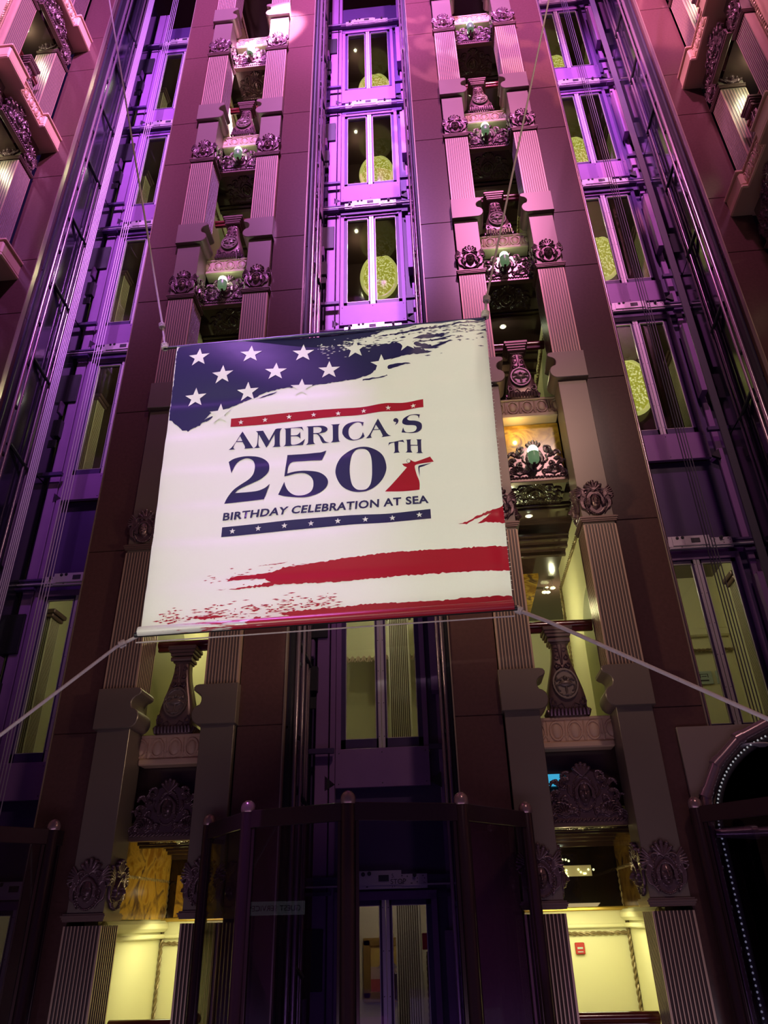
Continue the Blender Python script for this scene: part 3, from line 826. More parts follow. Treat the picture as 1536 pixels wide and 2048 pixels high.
# ------------------------------------------------------------------ lift shafts
SH = [(-3.72, 'left'), (0.0, 'middle'), (3.72, 'right')]
SILL = dict(A=-.20, B=3.22, C=6.97, D=9.68, E=12.43, F=15.18)
def door_meshes():
    fr = MB()
    fr.box(-.50, -.445, -.02, .06, 0, 2.04); fr.box(.445, .50, -.02, .06, 0, 2.04); fr.box(-.50, .50, -.02, .06, 1.985, 2.06)
    def panel(s):
        mb = MB(); X = lambda a, b: (a, b) if s > 0 else (-b, -a)
        mb.box(*X(.395, .445), .0, .045, 0, 1.985); mb.box(*X(.036, .058), .0, .045, 0, 1.985)
        mb.box(*X(.036, .445), .0, .045, 0, .10); mb.box(*X(.036, .445), .0, .045, 1.94, 1.985)
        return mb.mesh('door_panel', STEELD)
    def strip(s):
        X = lambda a, b: (a, b) if s > 0 else (-b, -a)
        mb = MB(); mb.box(*X(.003, .036), -.012, .045, -.06, 2.02)
        for q in range(6):
            mb.sphere((s*.027, -.013, .12+.36*q), .005, 6, 1)
        return mb.mesh('edge_strip', [ALU, INK])
    def pane(s):
        X = lambda a, b: (a, b) if s > 0 else (-b, -a)
        return MB().box(*X(.058, .395), .018, .026, .10, 1.94).mesh('pane', GLASS)
    def gasket(s):
        X = lambda a, b: (a, b) if s > 0 else (-b, -a)
        mb = MB(); e = .006
        mb.box(*X(.058, .058+e), -.004, .02, .10, 1.94).box(*X(.395-e, .395), -.004, .02, .10, 1.94).box(*X(.058, .395), -.004, .02, .10, .10+e).box(*X(.058, .395), -.004, .02, 1.94-e, 1.94)
        return mb.mesh('pane_edge', ALU)
    def track():
        mb = MB()
        mb.box(-.88, .74, -.10, -.02, 2.105, 2.185); mb.box(-.88, .74, -.14, -.10, 2.10, 2.115, 1); mb.box(-.80, .70, -.115, -.10, 2.165, 2.19, 0)
        mb.box(-.90, -.86, -.14, -.02, 2.09, 2.22, 0)
        for a in (-.78, -.72, -.66, .56, .62, .68):
            mb.box(a, a+.035, -.103, -.099, 2.142, 2.152, 2)
        return mb.mesh('header_track', [STEELD, ALU, INK])
    def plate():
        mb = MB(); mb.box(-.30, .17, -.135, -.10, 2.08, 2.235, 0); mb.box(-.42, .42, -.125, -.10, 2.075, 2.20, 0); mb.box(-.26, .14, -.15, -.13, 2.11, 2.22, 0)
        mb.box(-.05, .05, -.156, -.149, 2.14, 2.195, 1)
        rr = random.Random(3)
        for q in range(30):
            x, z = rr.uniform(-.40, .40), rr.uniform(2.085, 2.19); w_ = rr.choice([.006, .010, .018])
            mb.box(x, x+w_, -.139 if -.30 < x < .15 else -.129, -.12, z, z+rr.choice([.006, .010]), 1)
        return mb.mesh('operator_plate', [ALU, INK])
    def roller():
        mb = MB(); mb.tube([(0, -.175, 0), (0, -.14, 0)], .020, 10); mb.tube([(0, -.185, 0), (0, -.17, 0)], .009, 8)
        return mb.mesh('roller', INK, 40)
    def apron():
        mb = MB(); mb.rbox(-.50, .50, -.05, .0, -.40, -.005, .004)
        for x in (-.46, .46, 0.0):
            for z in (-.05, -.36):
                mb.sphere((x, -.052, z), .006, 6, 1)
        return mb.mesh('apron', [STEEL, INK])
    return fr.mesh('door_frame', STEEL), panel, strip, pane, gasket, track, plate, roller, apron
FR, PNL, STR, PAN, GSK, TRK, PLT, ROL, APR = door_meshes()
PNL = {s: PNL(s) for s in (-1, 1)}; STR = {s: STR(s) for s in (-1, 1)}; PAN = {s: PAN(s) for s in (-1, 1)}; GSK = {s: GSK(s) for s in (-1, 1)}
TRK, PLT, ROL, APR = TRK(), PLT(), ROL(), APR()
def landing_door(x, L, label):
    t = thing('lift_landing_door', label, 'lift door', (x, 8.0, SILL[L]), 0, 'glazed lift landing doors')
    obj('door_frame', FR, t)
    for s in (-1, 1):
        p = obj('door_panel', PNL[s], t)
        obj('pane', PAN[s], p); obj('edge_strip', STR[s], p); obj('pane_edge', GSK[s], p)
    obj('header_track', TRK, t)
    p = obj('operator_plate', PLT, t)
    for a, b in ((-.20, 2.205), (-.14, 2.21), (.30, 2.19), (-.34, 2.18)):
        obj('roller', ROL, p, (a, .02, b))
    obj('apron', APR, t)
    return t, p

for cx, nm in SH:
    lv = 'ABCDEF'
    for L in lv:
        ld, plate_ = landing_door(cx, L, 'glazed two panel lift door of the %s shaft, %s' % (nm, LEVEL[L]))
        if L == 'A' and nm == 'middle':
            for body, a, b, h in (('STOP', .065, 2.115, .045), ('5.', .075, 2.17, .035)):
                o = obj('handwriting', text_mesh(body, h, INK), plate_, (a, -.1515 if a < .1 else -.1365, b))
        z = SILL[L]; zn = SILL[NEXT[L]] if L != 'F' else TOPZ
        mb = MB()
        mb.box(cx-.50, cx+.50, 8.06, 8.14, z+2.06, zn-.38)
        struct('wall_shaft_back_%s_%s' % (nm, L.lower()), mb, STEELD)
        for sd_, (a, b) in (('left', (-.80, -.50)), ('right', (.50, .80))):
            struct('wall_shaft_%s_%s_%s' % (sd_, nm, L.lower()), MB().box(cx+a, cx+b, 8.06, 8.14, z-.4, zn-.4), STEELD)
        # ledge beams, posts and boxes at each landing
        t = thing('shaft_bracket_frame', 'steel bracket frame by the %s lift door, %s' % (nm, LEVEL[L]), 'bracket', (cx, 7.98, z), 0, 'steel landing bracket frames')
        for q, bx_ in enumerate(((-.85, -.50, -.14, -.09, -.06, -.01), (.50, .76, -.14, -.09, -.06, -.01), (-.85, -.52, -.14, -.08, 2.03, 2.06), (.52, .76, -.14, -.08, 2.00, 2.03))):
            obj('ledge_beam', cached(('brk', q), lambda: MB().box(*bx_).mesh('ledge_beam', STEELD)), t)
        for s in (-1, 1):
            def gus():
                return MB().add([(s*.50, -.02, -.36), (s*.61, -.02, -.27), (s*.61, -.02, -.42), (s*.50, .02, -.36), (s*.61, .02, -.27), (s*.61, .02, -.42)], [(0,1,2),(3,5,4),(0,3,4,1),(1,4,5,2),(2,5,3,0)]).mesh('gusset', BLACK)
            obj('gusset', cached(('gus', s), gus), t)
        for q, bx_ in enumerate(((-.80, -.70, -.10, .06, .62, .90), (-.79, -.705, -.11, -.09, .42, .55), (.66, .76, -.10, .06, .45, .85), (-.79, -.60, -.05, .06, 1.25, 1.75))):
            obj('dark_box', cached(('jbx', q), lambda: MB().rbox(*bx_, .004).mesh('dark_box', BLACK)), t)
        for q, bx_ in enumerate(((.56, .64, -.16, .02, .55, 1.72), (.66, .72, -.12, .02, .95, 1.9), (-.79, -.74, -.14, -.04, 1.0, 1.2))):
            obj('pale_box', cached(('lbx', q), lambda: MB().rbox(*bx_, .004).mesh('pale_box', STEEL)), t)
    for dx, w_, what in ((-.65, .07, 'wide'), (-.535, .03, 'narrow')):
        o = MB().rbox(cx+dx-w_, cx+dx+w_, 7.96, 8.05, -.2, TOPZ, .006).build('shaft_post', STEEL)
        tag(o, '%s upright steel post left of the lift doors in the %s shaft' % (what, nm), 'post', 'upright shaft posts')
    o = MB().rbox(cx+.60, cx+.68, 8.0, 8.05, -.2, TOPZ, .006).build('shaft_post', STEEL)
    tag(o, 'upright steel post right of the lift doors in the %s shaft' % nm, 'post', 'upright shaft posts')
    # guide rails near the mouth
    for s, side in ((-1, 'left'), (1, 'right')):
        t = thing('guide_rail', 'polished lift guide rail at the %s mouth of the %s shaft' % (side, nm), 'rail', (cx+s*.715, 6.86, 0), 0, 'lift guide rails')
        MB().tube([(0, 0, -.2), (0, 0, TOPZ)], .026, 12).build('round_tube', CHROME, t, 50)
        MB().tube([(-s*.052, .03, -.2), (-s*.052, .03, TOPZ)], .017, 10).build('thin_tube', CHROME, t, 50)
        MB().box(-.012+s*.035, .012+s*.035, -.12, .03, -.2, TOPZ).build('backing_strip', BLACK, t)
        for q in range(26):
            obj('clip', cached('clip', lambda: MB().box(-.035, .035, -.012, .05, 0, .035).mesh('clip', BLACK)), t, (0, 0, .3+.7*q))
        # side lining and second rail with stay arms
        t = thing('shaft_side_lining', 'glossy dark lining with twin tubes, %s side of the %s shaft' % (side, nm), 'lining', (cx+s*.762, 7.0, 0), 0, 'shaft side linings')
        mb = MB()
        for q, z in enumerate([-.2]+[FL[c] for c in 'BCDEF']):
            z2 = ([FL[c] for c in 'BCDEF']+[TOPZ])[q]
            mb.rbox(min(0, s*.02), max(0, s*.016), -.26, .98, z+.01, z2-.01, .003)
        mb.build('lining_panels', LININ, t)
        for y in (.34, .43):
            MB().tube([(-s*.05, y, -.2), (-s*.05, y, TOPZ)], .018, 10).build('twin_tube', CHROME, t, 50)
        for q in range(12):
            z = 1.2 + 1.38*q
            obj('stay_arm', cached(('stay', s), lambda: MB().tube([(-s*.01, .02, .16), (-s*.07, .40, 0)], .022, 6).mesh('stay_arm', BLACK)), t, (0, 0, z))

# hoist cables
def cable(x, y, r, M, label, group):
    o = MB().tube([(x, y, -.2), (x, y, TOPZ)], r, 6).build('hoist_cable', M, None, 60)
    tag(o, label, 'cable', group)
for q in range(5):
    cable(-4.245+.024*q, 7.2, .0105, CABLE, ['first', 'second', 'third', 'fourth', 'fifth'][q] + ' cable in the thick lilac bundle of the left shaft, from the left', 'thick hoist cables')
for q in range(4):
    cable(-3.78+.034*q, 7.25, .006, CABLE, ['first', 'second', 'third', 'fourth'][q] + ' thin cable beside the left lift doors, counted from the left', 'thin hoist cables')
for q in range(4):
    cable(3.57+.031*q, 7.2, .006, CABLED, ['first', 'second', 'third', 'fourth'][q] + ' thin dark cable before the right lift doors, counted from the left', 'thin dark cables')
o = MB().rbox(4.06, 4.15, 7.19, 7.21, -.2, TOPZ, .004).build('travelling_cable', CABLED)
tag(o, 'flat dark travelling cable hanging in the right shaft', 'cable')

# lobbies behind the lift doors
for cx, nm in SH:
    for L in 'ABCDEF':
        z0 = FL[L]; z1 = FL[NEXT[L]] - dict(B=.75, C=.95, D=.55, E=.55, F=.55, G=.55)[NEXT[L]]
        yb = dict(A=11.5, B=10.2).get(L, 9.0)
        if L in 'CDEF':
            struct('wall_lobby_%s_%s' % (nm, L.lower()), MB().box(cx-1.3, cx+1.3, yb, yb+.1, z0, z1+.2), DARKW)
            t = thing('oval_crystal_light', 'glowing oval crystal light behind the %s lift door, %s' % (nm, LEVEL[L]), 'wall light', (cx+.04, yb-.10, z0+1.66), 0, 'oval crystal wall lights')
            def oval():
                mb = MB(); n_ = 36
                mb.tube([(.30*math.cos(2*PI*q/n_), 0, .50*math.sin(2*PI*q/n_)) for q in range(n_+1)], .035, 8, caps=False)
                return mb.mesh('rim', OVALR, 60)
            def crystal():
                mb = MB(); rings = []
                for j in range(9):
                    f = math.cos(PI/2*j/8.5)
                    rings.append([(.28*f*math.cos(2*PI*q/40), -.10*math.sin(PI/2*j/8.5), .48*f*math.sin(2*PI*q/40)) for q in range(40)])
                mb.loft(rings, True, True)
                return mb.mesh('crystal', OVALG, 60)
            obj('rim', cached('ovr', oval), t); obj('crystal', cached('ovc', crystal), t)
        # fluted lobby pilaster
        px, py, cap = {'left': (-4.60, 8.75), 'middle': (.13, 9.3), 'right': (4.56, 8.75)}[nm] + (2.16,)
        if nm != 'middle' or L in 'AB':
            t = thing('lobby_pilaster', 'fluted pale lobby pilaster behind the %s lift door, %s' % (nm, LEVEL[L]), 'pilaster', (px, py, z0), 0, 'lobby pilasters')
            sd = 0 if nm == 'middle' else (1 if nm == 'left' else -1)
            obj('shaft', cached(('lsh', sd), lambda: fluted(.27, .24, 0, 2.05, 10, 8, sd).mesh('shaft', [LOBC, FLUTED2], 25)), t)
            obj('capital', cached('lcap', lambda: MB().rbox(-.17, .17, -.035, .26, 2.05, 2.10, .01).rbox(-.20, .20, -.06, .28, 2.10, 2.16, .012).mesh('capital', LEDGE, 30)), t)
            if L in 'AB' or nm != 'middle':
                s_ = 1 if nm == 'left' else -1
                if nm != 'middle':
                    struct('wall_lobby_side_%s_%s' % (nm, L.lower()), MB().box(px-.15-.1 if s_ > 0 else px+.15, px-.15 if s_ > 0 else px+.25, 8.15, yb, z0, z1+.2), WALLC)
        for dx in (-.22, .25):
            downlight((cx+dx, 8.42, z1-.006), 'lobby downlight %s behind the %s lift door, %s' % ('on the left' if dx < 0 else 'on the right', nm, LEVEL[L]), .035, None, 'lobby downlights')
        lamp('lobby_light_%s_%s' % (nm, L.lower()), 'POINT', (cx+(.5 if cx < 0 else -.5 if cx > 0 else -.3), 8.45, z1-.25), dict(A=16, B=22).get(L, {'middle': 4, 'left': 26, 'right': 14}[nm]), (1.0, 0.97, 0.52), shadow_soft_size=.025)
# cream wall with notices seen through the right door one storey up
struct('wall_notice', MB().box(2.6, 5.3, 10.15, 10.2, FL['B'], 5.9), WALLC)
struct('trim_notice', MB().rbox(2.6, 5.2, 10.08, 10.16, 4.98, 5.10, .02), WALLC)
tag(rope_trim([(2.7, 10.1, 4.78), (5.2, 10.1, 4.78)], .022).build('rope_moulding', ROPEG, None, 60), 'gilt rope moulding on the cream wall behind the right lift door, one storey up', 'moulding', 'gilt rope mouldings')
for x, w_, lab in ((4.24, .11, 'pale metal notice plate with dark lines on the cream wall behind the right lift door'), (4.47, .07, 'smaller notice plate beside the larger one on the cream lobby wall')):
    t = thing('notice_plate', lab, 'sign', (x, 10.13, 4.40), 0)
    MB().rbox(-w_, w_, -.012, 0, -.09, .09, .004).build('plate', PLATE, t)
    mb = MB(); mb.box(-w_*.5, w_*.5, -.014, -.010, -.05, -.03); mb.box(-w_*.5, -w_*.5+.01, -.014, -.01, .0, .045); mb.box(w_*.5-.01, w_*.5, -.014, -.01, .0, .045); mb.box(-w_*.5, w_*.5, -.014, -.01, .045, .052); mb.box(-w_*.3, w_*.3, -.014, -.01, .012, .022)
    mb.build('lettering', INK, t)
# middle lobby one storey up: leafy cornice; lobby level: painting, cabinet
struct('wall_lobby_middle_b', MB().box(-1.3, 1.3, 9.95, 10.05, 4.86, 5.9), WALLC)
mb = MB()
for q in range(30):
    x = -1.2 + .08*q
    for a in (-.5, 0, .5):
        mb.tube([(x, 9.9, 4.86), (x+.03*a, 9.86, 4.82), (x+.07*a, 9.84, 4.775-.012*(q % 2))], [.02, .018, .005], 5)
tag(mb.build('leaf_cornice', CREAM, None, 60), 'carved cream leaf cornice behind the middle lift door, one storey up', 'cornice')
t = thing('framed_painting', 'gilt framed painting of a hazy mountain behind the middle lift door', 'painting', (-.33, 11.58, 1.05), 0)
mb = MB(); mb.rbox(-.30, -.20, -.05, .02, -.34, .34, .012); mb.rbox(.20, .30, -.05, .02, -.34, .34, .012); mb.rbox(-.30, .30, -.05, .02, .26, .36, .012); mb.rbox(-.30, .30, -.05, .02, -.38, -.26, .012)
mb.build('frame', GILT, t, 30)
mb = MB(); mb.box(-.2, .2, -.012, 0, .02, .27, 0); mb.box(-.2, .2, -.012, 0, -.12, .02, 1); mb.box(-.2, .2, -.012, 0, -.27, -.12, 2)
mb.add([(-.12,-.014,-.0),(-.02,-.014,.10),(.04,-.014,.06),(.09,-.014,.09),(.18,-.014,0)], [(0,1,2,3,4)], 3)
mb.build('canvas', [mat('painted_yellow_sky', (.72,.52,.10), .6), mat('painted_haze', (.62,.44,.36), .6), mat('painted_red_field', (.55,.10,.08), .6), mat('painted_mountain', (.36,.28,.34), .6)], t)
lamp('picture_light', 'POINT', (-.3, 10.6, 2.0), 16, (1.0, .88, .5), shadow_soft_size=.025)
t = thing('dark_cabinet', 'tall dark cabinet standing beside the framed painting behind the middle lift door', 'cabinet', (-.02, 10.9, -.2), 0)
MB().rbox(-.10, .20, -.15, .15, 0, .95, .008).build('body', DARKW, t); MB().rbox(-.13, .23, -.18, .18, .95, 1.25, .02).build('top_hood', DARKW, t)
t = thing('fire_extinguisher_sign', 'red panel hanging beside the fluted lobby pilaster behind the middle lift door', 'panel', (.31, 9.45, 1.40), 0)
MB().rbox(-.035, .035, -.02, .02, -.08, .08, .008).build('plate', REDBOX, t)
tag(rope_trim([(.33, 9.42, -.2), (.33, 9.42, 1.3)], .016).build('rope_moulding', ROPEG, None, 60), 'gilt rope moulding beside the fluted lobby pilaster behind the middle lift door', 'moulding', 'gilt rope mouldings')
# ------------------------------------------------------------------ side walls of the atrium
for s, nm in ((-1, 'left'), (1, 'right')):
    rz = -PI/2 if s > 0 else PI/2
    XW = 4.95*s
    # local frame: x along the wall, y into the wall
    def P(lx, ly, z):
        return (XW + s*ly, 5.9 - s*lx, z)
    X = lambda a, b: (a, b) if s > 0 else (-b, -a)
    struct('wall_side_lower_' + nm, MB().box(*X(5.30, 5.4), 1.0, 6.6, -.2, 6.8), PEACH)
    struct('wall_side_' + nm, MB().box(*X(5.08, 5.3), 1.0, 5.25, 6.85, TOPZ), PEACH)
    struct('wall_side_alcove_' + nm, MB().box(*X(6.3, 6.4), 5.0, 6.6, 8.0, TOPZ), DARKW)
    for L in 'CDEF':
        lvl = LEVEL[L].split(',')[0]
        for lx, wh in ((-.48*s, 'next to the lift shaft'), (.48*s, 'farther from the lift shaft')):
            side = 1 if lx < 0 else -1
            pilaster(P(lx, 0, FL[L]), rz, 'side pilaster of the %s side wall, %s, %s' % (nm, wh, lvl), LG[L]-FL[L], FL[NEXT[L]]-FL[L], side, False, 'fluted pilasters of the side walls')
    for L in 'DEF':
        lvl = LEVEL[L].split(',')[0]
        z = FL[L]; wh = 'on the %s side wall, %s' % (nm, lvl)
        t = thing('projecting_balcony', 'projecting peach balcony front with corner blocks ' + wh, 'balcony front', P(0, 0, z), rz, 'projecting balcony fronts')
        def body():
            mb = MB()
            mb.rbox(-.68, .68, -.16, .3, -.26, -.03, .006)
            for a, b, e in ((-.72, -.28, .24), (.28, .72, .24)):
                mb.rbox(a, b, -e, .3, -.25, -.03, .02)
                mb.rbox(a-.02, b+.02, -e-.025, .3, -.04, .0, .008)
                mb.rbox(a-.01, b+.01, -e-.015, .3, -.31, -.25, .016)
            mb.rbox(-.70, .70, -.185, .3, -.035, .0, .008); mb.rbox(-.69, .69, -.18, .3, -.31, -.26, .016)
            return mb.mesh('parapet', PEACH, 30)
        obj('parapet', cached('sbp', body), t)
        obj('egg_frieze', cached('sbf', lambda: band_relief(PEACH, .56, .19, .14, 'egg_frieze')), t, (0, -.162, -.24))
        cz = z - .81
        crest(P(0, -.06, cz), rz, 'carved mask crest under the projecting balcony ' + wh)
        downlight(P(0, .42, z-.80), 'lit downlight under the projecting balcony ' + wh, .05, 7)
        struct('ceiling_%s_%s' % (nm, L.lower()), MB().box(*X(5.30, 6.3), 5.0, 6.55, z-.79, z-.02), DARKW)
        struct('ceiling_soffit_%s_%s' % (nm, L.lower()), MB().box(*X(5.02, 5.30), 5.58, 6.22, z-.79, z-.02), DARKW)
        baluster(P(0, .10, z), rz, 'carved vase baluster with an oval medallion ' + wh)
        handrail(P(0, .18, z+.94), rz, 'dark red mahogany handrail ' + wh, .36)
        tag(rope_trim([(s*5.07, 5.20, z+.1), (s*5.07, 5.20, z+2.0)], .022).build('rope_moulding', ROPEG, None, 60), 'rope moulding edging the flat panel ' + wh, 'moulding', 'gilt rope mouldings')

# ------------------------------------------------------------------ glass screens at the foot of the shafts
def screen(cx, pts, label, open_ends=(True, True)):
    t = thing('glass_screen', label, 'glass screen', (cx, 0, 0), 0, 'glass lift screens')
    def post():
        mb = MB(); mb.lathe([(.048, -.2), (.048, 2.34), (.045, 2.345)], 20); return mb.mesh('post', POSTM, 40)
    def ball():
        mb = MB(); mb.lathe([(.050, 2.335), (.055, 2.35), (.054, 2.375), (.045, 2.40), (.025, 2.418), (.004, 2.424)], 20); return mb.mesh('post_cap', BALLM, 60)
    for q, p in enumerate(pts):
        if p[2]:
            o = obj('post', cached('post', post), t, (p[0], p[1], 0)); obj('post_cap', cached('ball', ball), o)
    for a, b in zip(pts[:-1], pts[1:]):
        L_ = math.hypot(b[0]-a[0], b[1]-a[1]); ang = math.atan2(b[1]-a[1], b[0]-a[0])
        o = MB().rbox(.04, L_-.04, -.022, .022, 2.225, 2.345, .004).build('top_rail', POSTM, t, 30, (a[0], a[1], 0), (0, 0, ang))
        MB().box(.05, L_-.05, -.006, .006, -.1, 2.225).build('pane', GLASSD, t, None, (a[0], a[1], 0), (0, 0, ang))
        MB().rbox(.05, .075, -.014, .014, -.1, 2.225, .003).rbox(L_-.075, L_-.05, -.014, .014, -.1, 2.225, .003).build('pane_edge', POSTM, t, None, (a[0], a[1], 0), (0, 0, ang))
    return t
screen(0, [(-1.33, 6.60, 0), (-1.33, 6.44, 1), (-.82, 5.74, 1), (-.03, 5.47, 1), (.77, 5.74, 1), (1.29, 6.38, 1), (1.29, 6.60, 0)], 'faceted glass screen with ball topped posts before the middle lift shaft')
screen(0, [(-2.66, 6.60, 0), (-2.66, 6.40, 1), (-3.28, 5.72, 1), (-3.72, 5.47, 1), (-4.2, 5.72, 1), (-4.78, 6.40, 1)], 'faceted glass screen with ball topped posts before the left lift shaft')
screen(0, [(2.64, 6.60, 0), (2.64, 6.44, 1), (3.26, 5.74, 1), (3.72, 5.47, 1), (4.2, 5.74, 1), (4.78, 6.40, 1)], 'faceted glass screen with ball topped posts before the right lift shaft')

# ------------------------------------------------------------------ panoramic lift car standing at the right shaft
t = thing('glass_lift_car', 'panoramic lift car with arched pipe frame and bead lights, right shaft', 'lift car', (3.72, 6.50, 0), 0)
arch = [(-1.00*math.cos(PI*q/20), 0, 2.18+.86*math.sin(PI*q/20)) for q in range(21)]
def piped(name, path, cuts):
    MB().tube(path, .050, 14, caps=True).build(name, PIPE, t, 50)
segs = [(i*2, i*2+2) for i in range(10)]
mb = MB(); cp_ = MB()
for a, b in segs:
    p, q_ = Vector(arch[a]), Vector(arch[b])
    mb.tube([p, q_], .046, 14)
    d_ = (q_-p).normalized()
    MB().tube([p-d_*.035, p+d_*.035], .054, 14).build('coupling', PIPE, t, 50)
mb.build('arch_pipe', PIPE, t, 50)
for s in (-1, 1):
    MB().tube([(s*1.00, 0, -.2), (s*1.00, 0, 2.18)], .046, 14).build('side_pipe', PIPE, t, 50)
    for q in range(9):
        obj('pipe_collar', cached('pcol', lambda: MB().tube([(0, 0, 0), (0, 0, .03)], .054, 14).mesh('pipe_collar', PIPE, 50)), t, (s*1.00, 0, .27*q))
mb = MB()
xs = [-.96, -.66, -.34, 0, .34, .66, .96]
for a, b in zip(xs[:-1], xs[1:]):
    mb.tube([(a, -.02, 2.15), (b-.02, -.02, 2.15)], [.034, .05], 14)
    mb.tube([(b-.03, -.02, 2.15), (b+.02, -.02, 2.15)], .056, 14)
mb.build('cross_pipe', PIPE, t, 50)
mb = MB(); rim = []
for q in range(41):
    a = PI*q/40
    rim.append((-.895*math.cos(a), .02, 2.18+.745*math.sin(a)))
mb.tube([(-.895, .02, -.2)] + rim + [(.895, .02, -.2)], .028, 8)
mb.build('inner_rim', INK, t, 50)
mb = MB()
for s in (-1, 1):
    for q in range(60):
        mb.sphere((s*.915, -.02, -.15+.039*q), .0085, 6)
for q in range(75):
    a = PI*q/74
    mb.sphere((-.915*math.cos(a), -.02, 2.18+.765*math.sin(a)), .0085, 6)
mb.build('bead_lights', BEADL, t, 60)
mb = MB()
poly = [(-.87, -.2)] + [(-.87*math.cos(PI*q/24), 2.18+.72*math.sin(PI*q/24)) for q in range(25)] + [(.87, -.2)]
mb.prism(poly, .03, .045)
mb.build('arched_pane', GLASSC, t)
MB().rbox(-1.06, 1.06, .055, .09, 2.0, 3.00, .004).rbox(-1.06, -.97, .055, .09, -.2, 2.0, .004).rbox(.97, 1.06, .055, .09, -.2, 2.0, .004).build('taupe_header_panel', CARPNL, t)
MB().box(-.76, .76, .12, .50, -.19, 2.95).build('car_interior', DARKW, t)
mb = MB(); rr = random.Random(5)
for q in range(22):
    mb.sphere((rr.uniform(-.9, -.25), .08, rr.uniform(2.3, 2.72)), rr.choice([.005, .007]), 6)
mb.build('glass_glints', BEADL, t)  # emissive dots stand in for lights reflected in the car glass
MB().lathe([(.10, 2.80), (.14, 2.82), (.14, 2.83)], 16, (-.45, .1, 0)).build('ceiling_disc', ALU, t, 40)

